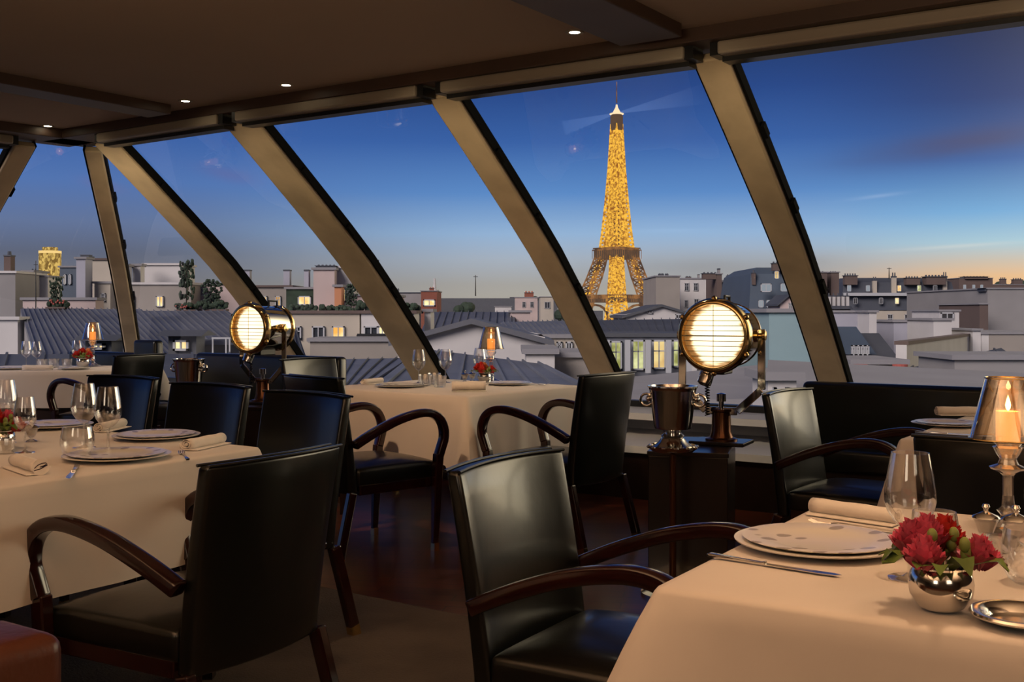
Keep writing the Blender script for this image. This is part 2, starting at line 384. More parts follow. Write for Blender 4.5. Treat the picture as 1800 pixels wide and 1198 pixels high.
# main beam (two runs), roller-blind housings below it
be = MB()
strip(be, P_[6], PC, N, -.3, .1, 2.53, 2.72)
struct('beam_front', be, 'beam', bevel=.006)
struct('beam_corner', strip(MB(), PC + N * -.0, PC + U2 * 6, N2, -.3, .1, 2.53, 2.72), 'beam', bevel=.006)
def casing(a, b, n, g0=.08, g1=.1):
    d = (b - a).normalized()
    a2, b2 = a + d * g0, b - d * g1
    t = thing('roller_blind', None, 'blind', (a2 + b2) / 2 + V((0, 0, 2.5)))
    o = (a2 + b2) / 2
    hb = MB(); hb.prism([(a2 - o - n * .16)[:2], (b2 - o - n * .16)[:2], (b2 - o - n * .04)[:2], (a2 - o - n * .04)[:2]], -.035, .03)
    hb.build('housing', 'cream', t, bevel=.012)
    kb = MB(); kb.prism([(a2 - o - n * .09)[:2], (b2 - o - n * .09)[:2], (b2 - o - n * .0)[:2], (a2 - o - n * .0)[:2]], -.06, -.036)
    kb.build('bottom_rail', 'blackmetal', t)
    for s_, p in ((1, a2 - d * .02), (-1, b2 + d * .02)):
        kb = MB(); kb.box(p - o - n * .08 , (.05, .12, .07), ax=(d, n)); kb.build('end_bracket', 'blackmetal', t)
    return t
rb = ['rolled cream blind housing at the right end of the window beam', 'rolled cream blind housing above the illuminated iron tower', 'rolled cream blind housing in the middle of the beam above the sky',
      'rolled cream blind housing over the third slanting pane from the left corner', 'short cream blind housing near the left corner of the beam']
for k, (a, b) in enumerate(((4, 3), (3, 2), (2, 1), (1, 0))):
    t = casing(P_[a], P_[b], N); t['label'] = rb[k]; t['group'] = 'roller blinds along the beam'
t = casing(PC + U2 * .5, PC + U2 * 2.0, N2); t['label'] = 'cream blind housing at the left edge on the side glazing'; t['group'] = 'roller blinds along the beam'

# cross beams on the ceiling
def cross(p, u0, u1, L, name):
    a, b = p - N * .3 + U * u0, p - N * .3 + U * u1
    struct(name, MB().prism([a[:2], b[:2], (b - N * L)[:2], (a - N * L)[:2]], 2.535, ZC + .02), 'beam', bevel=.006)
cross(P_[3], .02, .36, 8, 'beam_ceiling_1')
cross(P_[1], .36, .60, 9, 'beam_ceiling_2')
cross(P_[5], .0, .34, 6, 'beam_ceiling_3')

# slanting mullions
def mullion(name, p, u, n, w, prof=PROF, dep=.06):
    t = [V((0, 0, 0)) + p + n * s + V((0, 0, h)) for s, h in prof]
    mb = MB(); mb.sweep(t, [(-w / 2, -dep / 2), (w / 2, -dep / 2), (w / 2, dep / 2), (-w / 2, dep / 2)])
    o = struct(name, mb, 'mullion', smooth=True, angle=40)
    md = o.modifiers.new('b', 'BEVEL'); md.width = .012; md.segments = 2; md.limit_method = 'ANGLE'
    # black gaskets along both edges, and small clamps on the outer one
    for sgn in (-1, 1):
        g = MB(); g.sweep([x + u * sgn * (w / 2 + .008) + n * .02 + V((0, 0, .015)) for x in t], [(-.008, -.03), (.008, -.03), (.008, .03), (-.008, .03)])
        go = g.build('gasket', 'rubber', o, smooth=True)
    for k in (2, 4, 6):
        dd = (t[k] - t[k - 1]).normalized()
        c = MB(); c.bar(t[k] - u * (w / 2 + .02) - dd * .045 + n * .02, t[k] - u * (w / 2 + .02) + dd * .045 + n * .02, .03, .04)
        c.build('glass_clamp', 'rubber', o)
    return o
mullion('trim_6', P_[0] + V((0, 0, 0)), U, N, .25)
mullion('trim_7', P_[1], U, N, .31)
mullion('trim_8', P_[2] , U, N, .20)
mullion('trim_9', P_[3], U, N, .185)
mullion('trim_10', P_[4], U, N, .185)
mullion('trim_11', P_[5], U, N, .185)
nc = NC.normalized(); uc = V((-nc.y, nc.x, 0))
pcn = PC + V((.16, -.05, 0)); span = (BC - pcn).length; ncc = (BC - pcn).normalized(); ucc = V((-ncc.y, ncc.x, 0))
mullion('trim_12', pcn, ucc, ncc, .13, [(s * span / 2.12, h) for s, h in PROF])
mullion('trim_13', PC + U2 * .42 , U2, N2, .17)
mullion('trim_14', PC + U2 * 2.1, U2, N2, .17)
# curved panes between them
def pane(name, pts0, pts1):
    mb = MB(); n = len(pts0); mb.add(list(pts0) + list(pts1), [(i, i + 1, n + i + 1, n + i) for i in range(n - 1)])
    return struct(name, mb, 'pane', smooth=True)
prof = lambda p, n, k=1: [p + n * (s * k + .03) + V((0, 0, h + .02)) for s, h in PROF]
seq = [(P_[6], N, 1), (P_[5], N, 1), (P_[4], N, 1), (P_[3], N, 1), (P_[2], N, 1), (P_[1], N, 1), (P_[0], N, 1), (pcn, ncc, span / 2.12), (PC + U2 * .42, N2, 1), (PC + U2 * 2.1, N2, 1), (PC + U2 * 4.5, N2, 1)]
for k in range(len(seq) - 1):
    pane('window_%d' % (k + 1), prof(*seq[k]), prof(*seq[k + 1]))

# recessed spots in the ceiling
def downlight(x, y, label):
    p = onz(x, y, ZC)
    t = thing('recessed_spotlight', label, 'ceiling light', p, 0, 'recessed spotlights in the ceiling')
    MB().lathe([(.028, -.004), (.046, -.006), (.048, .0), (.028, .0)], 24, cap=False).build('trim_ring', 'cream', t, smooth=True)
    MB().lathe([(.028, -.003), (.0, -.003)], 24, cap=False).build('lamp', 'downlight', t)
    return p
dl = [downlight(1010, 56, 'small glowing recessed spotlight beside the wide crossbeam, rightmost on the ceiling'), downlight(503, 149, 'brightest recessed spotlight, on the brown ceiling by the window beam'),
      downlight(326, 177, 'small recessed spotlight beside the narrow left crossbeam'), downlight(84, 221, 'recessed spotlight in the left ceiling corner, leftmost of the four')]

def lamp(kind, name, loc, energy, color, size=.1, rot=None, spot=None, blend=.6):
    l = bpy.data.lights.new(name, kind); l.energy = energy; l.color = color
    o = bpy.data.objects.new(name, l); col.objects.link(o); o.location = loc
    if kind == 'AREA': l.size = size
    elif kind != 'SUN': l.shadow_soft_size = size
    if spot: l.spot_size = math.radians(spot); l.spot_blend = blend
    if rot is not None:
        o.rotation_euler = V(rot).to_track_quat('-Z', 'Y').to_euler()
    return o
WARM = (1, .66, .38)
for p in dl: lamp('SPOT', 'spot', p + V((0, 0, -.02)), 9, WARM, .03, (0, 0, -1), 75)
for (x, y, z, e, tgt, a) in ((.75, 1.7, 2.55, 21, (.95, 2.0, .75), 62), (1.7, 2.2, 2.55, 13, (1.1, 2.0, .75), 60), (-1.5, 3.3, 2.55, 12, (-1.4, 3.7, .75), 72), (-2.6, 3.6, 2.55, 10, (-2.0, 4.2, .75), 70),
                        (-1.3, 4.5, 2.55, 60, (-.7, 6.4, .7), 50), (-3.3, 7.0, 2.55, 15, (-3.4, 8.7, .75), 60), (1.9, 3.6, 2.55, 12, (1.9, 4.2, .75), 60)):
    lamp('SPOT', 'ceiling_spot', (x, y, z), e * 2.0, (1, .62, .34), .06, V(tgt) - V((x, y, z)), a, .8)
lamp('AREA', 'room_fill', (1.2, -2.2, 2.3), 9, (1, .8, .58), 1.2, (-.1, 1, -.35))  # two unseen fill lamps added behind the camera to brighten the room
lamp('AREA', 'room_fill', (-2.5, -2.0, 2.3), 18, (1, .8, .58), 1.2, (.2, 1, -.3))
lamp('AREA', 'ceiling_fill', (-1.5, .5, 1.7), 165, (1, .72, .46), 2.5, (0, 0, 1))  # two unseen lamps, no fixture, added under the ceiling to lift its tone
lamp('AREA', 'ceiling_fill', (2.0, .2, 1.7), 90, (1, .72, .46), 2.0, (0, 0, 1))
for k in (0, 1, 2, 3, 4):
    p = P_[k] - N * 1.0 + V((0, 0, 2.3)); lamp('SPOT', 'mullion_fill', p, 62, (1, .80, .52), .1, N * 2.0 + V((0, 0, -1.0)), 84, 1)  # unseen lamps added inside the glazing to brighten the mullions
p = PC + V((.5, -1.1, 2.3)); lamp('SPOT', 'mullion_fill', p, 26, (1, .80, .52), .1, V((-.3, 2.4, -.7)), 70, 1)  # same added fill for the corner mullion
lamp('SUN', 'city_fill', (0, -10, 40), 3.5, (1, .86, .80), 0, V((.55, .75, -.55))).data.angle = .6  # unseen sun lamp added from behind to brighten the city walls
# ------------------------------------------------------------ chairs
def make_chair(label, loc, f, group=None, name='armchair', arms=True):
    t = thing(name, label, 'chair', loc, rz_of(f), group)
    W = .50
    s = MB()                                                        # seat cushion, slightly domed
    g = 8
    vs = []; fs = []
    for j in range(g + 1):
        for i in range(g + 1):
            x = (i / g - .5) * (W - .01); y = .0 + j / g * .48
            dome = .028 * (1 - (2 * i / g - 1) ** 4) * (1 - (2 * j / g - 1) ** 4)
            vs.append((x, y, .45 + dome))
    for j in range(g):
        for i in range(g): a = j * (g + 1) + i; fs.append((a, a + 1, a + g + 2, a + g + 1))
    rim = [i for i in range(g + 1)] + [j * (g + 1) + g for j in range(1, g + 1)] + [g * (g + 1) + i for i in range(g - 1, -1, -1)] + [j * (g + 1) for j in range(g - 1, 0, -1)]
    b = len(vs); vs += [(vs[k][0], vs[k][1], .36) for k in rim]; n = len(rim)
    fs += [(rim[k], b + k, b + (k + 1) % n, rim[(k + 1) % n]) for k in range(n)] + [tuple(range(b, b + n))]
    s.add(vs, fs); s.build('seat', 'leather', t, smooth=True, bevel=.02, seg=3)
    # backrest: upholstered slab, raked, hollow towards the sitter
    bk = MB(); nu, nv = 10, 8; th = .052
    def P(u, v, side):
        x = (u - .5) * W * (1 - .05 * (1 - v)); z = .33 + v * (.555 - .018 * (2 * u - 1) ** 2 * 0)
        z += (.003 * (1 - (2 * u - 1) ** 2)) * v
        rake = -.085 * v ** 1.3; hollow = -.035 * (1 - (2 * u - 1) ** 2)
        tt = th * (1 - .25 * v)
        return (x, rake + hollow - (tt if side else 0) + .01, z)
    vs = [P(i / nu, j / nv, sd) for sd in (0, 1) for j in range(nv + 1) for i in range(nu + 1)]
    o = (nu + 1) * (nv + 1); fs = []
    for j in range(nv):
        for i in range(nu):
            a = j * (nu + 1) + i; fs.append((a, a + 1, a + nu + 2, a + nu + 1)); fs.append((o + a + nu + 1, o + a + nu + 2, o + a + 1, o + a))
    for i in range(nu):
        fs.append((i, o + i, o + i + 1, i + 1)); a = nv * (nu + 1) + i; fs.append((a, a + 1, o + a + 1, o + a))
    for j in range(nv):
        a = j * (nu + 1); c = a + nu + 1; fs.append((a, c, o + c, o + a)); a += nu; c += nu; fs.append((a, o + a, o + c, c))
    bk.add(vs, fs); bo = bk.build('backrest', 'leather', t, smooth=True, bevel=.012, seg=3)
    pp = MB(); pp.tube([P(i / nu, 1, 1) for i in range(nu + 1)], .0045, 6); pp.tube([P(i / nu, 1, 0) for i in range(nu + 1)], .0045, 6)
    pp.build('piping', 'leather', bo, smooth=True)
    for sx_ in (-1, 1):
        x = sx_ * (W / 2 + .012)
        l = MB(); l.bar((x * .93, -.03, .34), (x * .98, -.11, .035), .036, .042); lo = l.build('leg', 'mahogany', t, bevel=.006)
        l2 = MB(); l2.bar((x * .98, -.108, .04), (x * .98, -.118, .0), .034, .038); l2.build('foot_tip', 'brass', lo)
        if not arms: x = sx_ * (W / 2 - .03)
        l = MB(); l.sweep([(x, .478, .485 if arms else .36), (x, .468, .355), (x, .462, .2), (x, .455, .035)], [(-.019, -.023), (.019, -.023), (.019, .023), (-.019, .023)], up=(0, 1, 0), scales=[1.0, 1, .85, .7])
        lo = l.build('leg', 'mahogany', t, bevel=.005)
        l2 = MB(); l2.bar((x, .456, .04), (x, .455, .0), .03, .03); l2.build('foot_tip', 'brass', lo)
        if not arms: continue
        pts = [(-.03, .565), (.04, .60), (.12, .635), (.21, .668), (.30, .690), (.375, .698), (.435, .688), (.478, .66), (.503, .615), (.508, .565), (.495, .52), (.480, .475)]
        cur = []; n_ = len(pts)
        for k in range(n_ - 1):
            p0, p1, p2, p3 = (V((0, *pts[min(max(q_, 0), n_ - 1)])) for q_ in (k - 1, k, k + 1, k + 2))
            for m_ in range(4):
                u = m_ / 4; c = .5 * (2 * p1 + (p2 - p0) * u + (2 * p0 - 5 * p1 + 4 * p2 - p3) * u * u + (3 * p1 - p0 - 3 * p2 + p3) * u ** 3)
                cur.append((x + sx_ * .012 * math.sin(PI * (k + u) / 11), c.y, c.z))
        cur.append((x, pts[-1][0], pts[-1][1]))
        am = MB(); am.sweep(cur, [(-.019, -.024), (.019, -.024), (.021, 0), (.019, .022), (-.019, .022), (-.021, 0)], up=(1, 0, 0.01) and (0, .02, 1) if 0 else (1, 0, 0))
        am.build('armrest', 'mahogany', t, smooth=True, bevel=.005)
    fr = MB(); fr.box((0, .245, .345), (W - .02, .46, .05)); fr.build('seat_frame', 'mahogany', t, bevel=.004)
    return t
def chair_at(pa, pb, label, group=None, z=.885):
    """pa, pb: the two top corners of the backrest as (x, y) in the picture, z above the floor"""
    a, b = onz(*pa, z), onz(*pb, z)
    c = (a + b) / 2; d = (b - a).normalized(); f = V((d.y, -d.x, 0))
    return c, f
chairs = []
SRC = {}
def place(c, f, label, group='black leather chairs', shift=.085, arms=True, zs=1):
    f = V((f[0], f[1], 0)).normalized(); loc = V((c[0], c[1], 0)) + f * shift
    o = SRC.get(arms)
    if not o:
        o = make_chair(label, loc, f, group, 'armchair' if arms else 'dining_chair', arms)
        SRC[arms] = o
        bpy.context.view_layer.update()
        for x in [o] + list(o.children_recursive): KIDS[x.name] = [y for y in x.children]
    else: o = dup(o, loc, rz_of(f), label, group)
    o.scale = (1, 1, zs)
    return o
# facing left: seen from behind
place((-.622, 2.87), (-.87, .50), 'black armchair seen from behind at the large left table, its arm curling over the carpet', zs=.94)
place((.0, 2.765), (.855, -.52), 'black armchair with a broad warm sheen, facing the table with the charger plate', zs=.94)
place((-.80, 4.27), (-.66, -.75), 'black dining chair behind the left table, nearest the open floor', arms=False)
place((-1.31, 4.78), (-.58, -.81), 'black dining chair behind the left table, in front of the far ice bucket', arms=False)
place((-1.89, 5.36), (-.55, -.83), 'black dining chair behind the left table, next to the paired wine glasses', arms=False)
place((-2.74, 8.15), (-.9, .42), 'black armchair seen from behind at the far left table with orange-red flowers')
place((-.965, 5.42), (.74, .67), 'black armchair seen from behind, left of the middle window table')
place((-1.37, 7.5), (.82, -.57), 'black armchair with a bluish sheen at the far left end of the middle window table')
place((.48, 5.66), (-.80, .60), 'black armchair showing both curved arms, right of the middle window table')
place((1.26, 5.03), (.80, -.60), 'black armchair with a golden sheen beside the right window bench', zs=.95)
place((1.245, 2.72), (.558, .83), 'black armchair seen from behind, beyond the large wine glass on the front right table')

# brown leather chair at the lower left corner
f = U.copy(); bc = V((-.69, 1.73, 0))
t = thing('lounge_chair', 'reddish brown leather lounge chair cut off at the lower left corner', 'chair', bc, 0)
ax = (U, N)
g = MB(); g.box(U * .09 - N * .27 + V((0, 0, .52)), (.18, .54, .365), ax=ax); g.build('backrest', 'brownleather', t, smooth=True, bevel=.03, seg=4)
g = MB(); g.box(U * .33 - N * .27 + V((0, 0, .36)), (.30, .52, .14), ax=ax); g.build('seat', 'brownleather', t, smooth=True, bevel=.03, seg=4)
g = MB(); g.box(U * .235 - N * .27 + V((0, 0, .26)), (.47, .53, .16), ax=ax); g.build('seat_frame', 'brownleather', t, smooth=True, bevel=.01)
for a in (.05, .44):
    for b in (-.04, -.5):
        g = MB(); g.bar(U * a + N * b + V((0, 0, .2)), U * a + N * b, .04); g.build('leg', 'mahogany', t)

# ------------------------------------------------------------ window benches
def bench(label, p, L, h, d=None, depth=.55):
    """p: left end of the top of the back, running along -U"""
    t = thing('banquette', label, 'banquette', p, 0)
    ax = (-U, N)
    g = MB(); g.box(-U * L / 2 + V((0, 0, h - .25)) - N * .0, (L, .10, .5), ax=ax); g.build('backrest', 'leather', t, smooth=True, bevel=.03, seg=4)
    n = max(2, round(L / .8))
    g = MB()
    for k in range(n): g.box(-U * L * (k + .5) / n - N * .30 + V((0, 0, .40)), (L / n - .01, .50, .12), ax=ax)
    g.build('seat_cushion', 'leather', t, smooth=True, bevel=.02, seg=3)
    g = MB(); g.box(-U * L / 2 - N * .25 + V((0, 0, .17)), (L - .02, .56, .34), ax=ax); g.build('plinth', 'darkwood', t)
    return t
bench('long black upholstered window bench on the right under the orange evening sky', V((1.74, 6.6, 0)) - N * .0, 3.0, .79)
bench('black upholstered window bench behind the far searchlight and ice bucket', V((-2.62, 9.30, 0)), 1.62, .86)
bench('short black upholstered window bench behind the far left table and its candle lamp', V((-4.1, 10.35, 0)), 1.2, .84)
bench('short raised end of the black window bench behind the far left armchair', V((-3.25, 9.62, 0)), .30, .96)

# ------------------------------------------------------------ tables under cloths
def table(label, clabel, corner, a, la, b, lb, drop=.34, z=.75, flare=.06, cf=.13, seed=1, group=None, csz=.02):
    """corner + a*la, + b*lb span the top"""
    a, b = V((*a, 0)).normalized(), V((*b, 0)).normalized()
    c = V((*corner, 0)) + a * la / 2 + b * lb / 2
    t = thing('restaurant_table', label, 'table', c, 0)
    ax = (a, b)
    MB().box((0, 0, z - .022), (la - .02, lb - .02, .03), ax=ax).build('tabletop', 'darkwood', t)
    for i in (-1, 1):
        for j in (-1, 1):
            p = a * i * (la / 2 - .13) + b * j * (lb / 2 - .13)
            MB().bar(p + V((0, 0, z - .037)), p, .05).build('leg', 'darkwood', t)
    rnd = random.Random(seed)
    # outline
    out = []; r = csz; cs = 7
    def add(pt, nrm, cw): out.append((pt, nrm.normalized(), cw))
    corners = [(1, 1), (-1, 1), (-1, -1), (1, -1)]
    dirs = []
    ns = 26
    for k in range(4):
        i, j = corners[k]; i2, j2 = corners[(k + 1) % 4]
        cc = a * i * (la / 2 - r) + b * j * (lb / 2 - r)
        ang0 = k * PI / 2
        for m_ in range(cs):
            th = ang0 + m_ / (cs - 1) * PI / 2
            nrm = a * math.cos(th) + b * math.sin(th)
            w_ = 1 - abs(m_ / (cs - 1) - .5) * 2
            add(cc + nrm * r, nrm, .55 + .45 * w_)
        c2 = a * i2 * (la / 2 - r) + b * j2 * (lb / 2 - r)
        th = ang0 + PI / 2; nrm = a * math.cos(th) + b * math.sin(th)
        for m_ in range(1, ns):
            s = m_ / ns; e = min(s, 1 - s) * (la if k % 2 == 0 else lb)
            add(cc + nrm * r + (c2 - cc) * s, nrm, .55 * math.exp(-(e / .085) ** 2))
    n = len(out); rings = []
    ph = [rnd.uniform(0, 6.28) for _ in range(4)]
    top = z + .004
    for ins in (.016,): rings.append([V((p.x - q_.x * ins, p.y - q_.y * ins, top)) for p, q_, w_ in out])
    rings.append([V((p.x - q_.x * .002, p.y - q_.y * .002, top - .002)) for p, q_, w_ in out])
    rings.append([V((p.x + q_.x * .004, p.y + q_.y * .004, top - .009)) for p, q_, w_ in out])
    R = 9
    for k in range(1, R + 1):
        s = k / R; ring = []
        for i, (p, q_, w_) in enumerate(out):
            al = i / n * 2 * PI
            rip = .5 * math.sin(9 * al + ph[0]) + .3 * math.sin(17 * al + ph[1]) + .2 * math.sin(29 * al + ph[2])
            off = .004 + flare * s * .35 + (flare * .35 * rip * s ** 1.2) * (1 - w_) + cf * w_ ** 1.5 * s ** .85
            zz = top - .009 - s * drop * (1 + .16 * w_ ** 2)
            ring.append(V((p.x + q_.x * off, p.y + q_.y * off, zz)))
        rings.append(ring)
    mb = MB(); vs = [p for ring in rings for p in ring]
    fs = [(k * n + i, (k + 1) * n + i, (k + 1) * n + (i + 1) % n, k * n + (i + 1) % n) for k in range(len(rings) - 1) for i in range(n)]
    fs.append(tuple(range(n)))
    mb.add(vs, fs)
    o = mb.build('tablecloth', 'cloth', None, smooth=True, loc=c, angle=70)
    tag(o, clabel, 'tablecloth', group)
    return t
table('restaurant table at the lower right, hidden under a white cloth', 'white cloth on the front right table, set with a charger plate, knife and pink flowers', (.228, 1.80), (.848, -.53), 1.25, (.53, .848), .97, seed=3, drop=.36, flare=.03, cf=.20)
table('long restaurant table at the left, hidden under a white cloth', 'white cloth on the large left table, set with three rolled napkins and paired wine glasses', (-.83, 3.67), (-.83, .60), 1.5, (-.50, -.866), 1.13, seed=5, drop=.31, flare=.03, cf=.10)
table('restaurant table in the middle by the window, under a white cloth', 'white cloth on the middle window table, a tall corner fold hanging at the front', (-.24, 5.87), (-.80, .60), 1.17, (.60, .80), 1.1, seed=8, drop=.36, cf=.20)
table('restaurant table at the far left, under a white cloth', 'white cloth on the far left table with an orange-red posy', (-2.95, 8.42), (-1, -.03), 1.3, (.03, 1), .85, seed=11, drop=.27)
table('restaurant table on the right by the window bench, under a white cloth', 'white cloth on the right window table, mostly behind a black chair', (1.36, 3.90), (.83, -.558), 1.1, (.558, .83), 1.35, seed=13, drop=.36)
table('restaurant table cut off at the left edge, under a white cloth', 'white cloth corner hanging at the lower left edge above the brown leather', (-1.08, 2.13), (-.83, .558), .8, (-.558, -.83), .8, seed=17, drop=.36, cf=.14)

# ------------------------------------------------------------ searchlights on pedestals
def searchlight(name, label, loc, f):
    """loc: centre of the mount on the pedestal top; local +Y is the way it shines"""
    t = thing(name, label, 'searchlight', loc, rz_of(f))
    H = .51
    MB().prism([(-.13, -.1), (.13, -.1), (.13, .1), (-.13, .1)], 0, .018).build('base_plate', 'darkwood', t, bevel=.004)
    MB().lathe([(.075, .018), (.075, .026), (.055, .032), (.046, .06), (.043, .15), (.05, .155), (.05, .165)], 32).build('post', 'copper', t, smooth=True, angle=30)
    yk = MB(); W = .19
    pts = [(-W, 0, H + .03), (-W, 0, H - .25), (-.075, 0, H - .355), (.075, 0, H - .355), (W, 0, H - .25), (W, 0, H + .03)]
    for k in range(5): yk.bar(pts[k], pts[k + 1], .036, .012, up=(0, 1, 0))
    yk.v = [V((p.x, p.y, p.z)) for p in yk.v]
    yo = yk.build('yoke', 'chrome', t, bevel=.003)
    for sx_ in (-1, 1):
        MB().lathe([(.012, 0), (.03, .0), (.03, .02), (.014, .024), (.014, .04), (.022, .042), (.022, .055), (.0, .057)], 16, (sx_ * (W - .035), 0, H), (sx_, 0, 0)).build('tilt_knob', 'brass', yo, smooth=True, angle=30)
    MB().lathe([(.012, H - .355), (.012, H - .31), (.022, H - .31), (.022, H - .275), (.0, H - .27)], 16).build('pivot_bolt', 'chrome', yo, smooth=True, angle=30)
    # drum
    d = MB(); d.lathe([(.02, -.215), (.10, -.205), (.135, -.18), (.148, -.15), (.150, .105)], 48, (0, 0, H), (0, 1, 0)); do = d.build('drum', 'chrome', t, smooth=True, angle=40)
    MB().lathe([(.150, -.155), (.156, -.15), (.156, -.135), (.150, -.13)], 48, (0, 0, H), (0, 1, 0), cap=False).build('band', 'brass', do, smooth=True)
    r = MB(); r.lathe([(.150, .095), (.170, .10), (.176, .115), (.170, .13), (.166, .145), (.158, .152), (.146, .150), (.143, .135), (.143, .11)], 64, (0, 0, H), (0, 1, 0), cap=False); ro = r.build('bezel', 'brass', t, smooth=True, angle=60)
    for k in range(6):
        an = PI / 6 + k * PI / 3; p = V((math.cos(an) * .172, .125, H + math.sin(an) * .172))
        MB().ell(p, (.014, .018, .014), 10, 6).build('clamp_screw', 'brass', ro, smooth=True)
    MB().lathe([(.144, 0), (.10, .012), (.0, .02)], 48, (0, 0, 0), (0, 1, 0), cap=False).build('lens', 'lens', t, loc=(0, .115, H), smooth=True)
    gr = MB()
    for k in range(-5, 6):
        z = k * .0235; hw = math.sqrt(.144 ** 2 - z * z); wd = .0028 if k else .0055
        gr.bar((-hw, .139, H + z), (hw, .139, H + z), wd, wd)
    gr.bar((0, .137, H - .142), (0, .137, H + .142), .0022, .002); gr.build('grille', 'bar', t)
    MB().box((.02, -.02, H - .158), (.10, .15, .05)).build('vent_box', 'blackmetal', do, bevel=.006)
    MB().lathe([(.03, 0), (.034, .01), (.034, .10), (.02, .108)], 20, (.035, .06, H - .13), (.25, .3, -1)).build('socket_housing', 'chrome', do, smooth=True, angle=30)
    hd = MB(); hd.tube([(0, -.14, H + .15), (0, -.14, H + .185), (0, -.06, H + .185), (0, -.06, H + .15)], .007, 8, up=(1, 0, 0)); hd.build('handle', 'blackmetal', do, smooth=True)
    cbl = MB(); cbl.tube([(.05 + .010 * math.cos(k * 1.1), .06 + .010 * math.sin(k * 1.1), H - .235 - k * .0022) for k in range(64)], .0032, 6); cbl.build('coiled_cable', 'blackmetal', t, smooth=True)
    return t
LD = V((-.44, -.90, 0)).normalized()
def pedestal(label, corner, a, la, b, lb, h, mat='darkwood'):
    a, b = V((*a, 0)).normalized(), V((*b, 0)).normalized()
    c = V((*corner, 0)) + a * la / 2 + b * lb / 2
    t = thing('pedestal', label, 'pedestal', c)
    MB().box((0, 0, h / 2 - .01), (la - .01, lb - .01, h - .02), ax=(a, b)).build('body', mat, t, bevel=.004)
    MB().box((0, 0, h - .01), (la, lb, .02), ax=(a, b)).build('top_board', mat, t, bevel=.003)
    return t
pedestal('dark wooden pedestal carrying the near searchlight', (.95, 4.86), (-.97, .25), .36, (.25, .97), .62, .58)
searchlight('searchlight', 'large chrome and brass searchlight glowing on the dark pedestal below the illuminated tower', V((.985, 5.22, .58)), LD)
pedestal('dark pedestal carrying the far searchlight in front of the window bench', (-1.57, 7.2), (-.97, .25), .30, (.25, .97), .5, .58)
s2 = searchlight('searchlight', 'smaller-looking chrome searchlight glowing at the left, in front of the window bench', V((-1.69, 7.52, .58)), V((-.50, -.86, 0)))

# ------------------------------------------------------------ ice buckets
def bucket(label, x, y):
    t = thing('ice_bucket', label, 'ice bucket', (x, y, .665), math.radians(-15))
    MB().lathe([(.045, 0), (.05, .01), (.035, .022), (.045, .035), (.076, .04), (.080, .05), (.098, .20), (.102, .212), (.106, .216), (.106, .222), (.098, .222), (.094, .205), (.076, .055), (.0, .05)], 48, cap=False).build('bowl', 'silver', t, smooth=True, angle=35)
    for s in (-1, 1):
        m = MB(); m.ell((s * .102, 0, .165), (.014, .022, .016), 10, 6); m.tube([(s * (.102 + .026 * math.sin(k / 12 * 2 * PI + PI / 2) + .01), .0, .16 + .026 * math.cos(k / 12 * 2 * PI + PI / 2)) for k in range(12)], .0055, 8, up=(0, 1, 0), closed=True)
        m.build('handle', 'silver', t, smooth=True)
    return t
def stand(label, x, y):
    t = thing('wine_stand', label, 'stand', (x, y, 0), 0)
    MB().lathe([(.0, 0), (.135, 0), (.135, .012), (.10, .02), (.03, .035), (.016, .05)], 40).build('foot', 'chrome', t, smooth=True, angle=30)
    MB().lathe([(.015, .04), (.015, .60)], 16).build('pole', 'copper', t, smooth=True, angle=30)
    m = MB(); m.lathe([(.016, .595), (.06, .60), (.085, .607), (.098, .618), (.105, .632), (.098, .636), (.088, .628), (.06, .648), (.05, .664), (.0, .664)], 40, cap=False)
    for k in range(12):
        an = k * PI / 6; m.ell((.1 * math.cos(an), .1 * math.sin(an), .628), (.012, .012, .008), 8, 4)
    m.build('drip_tray', 'chrome', t, smooth=True, angle=40)
    return t
stand('tall bronze stand with a chrome tray under the near ice bucket', .684, 4.72); bucket('polished silver ice bucket on its stand beside the near searchlight', .684, 4.72)
stand('bronze stand under the far ice bucket, behind the left table chairs', -2.17, 7.45); bucket('polished silver ice bucket at the left with orange reflections, in front of the window bench', -2.17, 7.45)
# ------------------------------------------------------------ the city outside
GZ = -30.0
def cm(name, c, noise=.12, scale=.5, rough=.9, **k): M[name] = pbr(name, c, rough, noise=noise, scale=scale, **k)
cm('white_render', (.56, .54, .53)); cm('grey_render', (.27, .26, .26)); cm('pink_render', (.50, .40, .38)); cm('cream_stone', (.46, .41, .34))
cm('taupe_render', (.30, .27, .24)); cm('lavender_render', (.36, .36, .42)); cm('cyan_render', (.25, .37, .40)); cm('orange_render', (.55, .24, .12))
cm('brown_brick', (.12, .085, .075)); cm('red_brick', (.24, .08, .05)); cm('slate', (.055, .062, .08), rough=.6); cm('zinc', (.115, .12, .14), rough=.5, noise=.25, scale=.35)
cm('zinc_light', (.165, .175, .205), rough=.5, noise=.25, scale=.35); cm('zinc_dark', (.072, .078, .092), rough=.6, noise=.25, scale=.35); cm('blue_slate', (.06, .085, .12), rough=.6); cm('flat_roof', (.25, .245, .26))
cm('pot', (.45, .16, .09)); cm('far_city', (.10, .105, .12)); cm('street', (.04, .045, .06)); cm('terracotta_red', (.4, .10, .08))
M['lit'] = emit_noise('lit_window', (.9, .42, .08), (1, .86, .45), 1.25, 1.4, .35, .6)
M['litwarm'] = emit_noise('lit_curtain', (.62, .30, .08), (.95, .72, .30), 1.0, 1.1, .35, .65)
M['litgreen'] = emit_noise('lit_room', (.30, .30, .08), (.85, .85, .42), 1.0, 1.6, .4, .6)
M['litpale'] = emit('pale_window', (.45, .50, .55), .6)
M['darkwin'] = pbr('dark_window', (.03, .035, .045), .15)
M['frame'] = pbr('window_frame', (.42, .43, .45), .6)
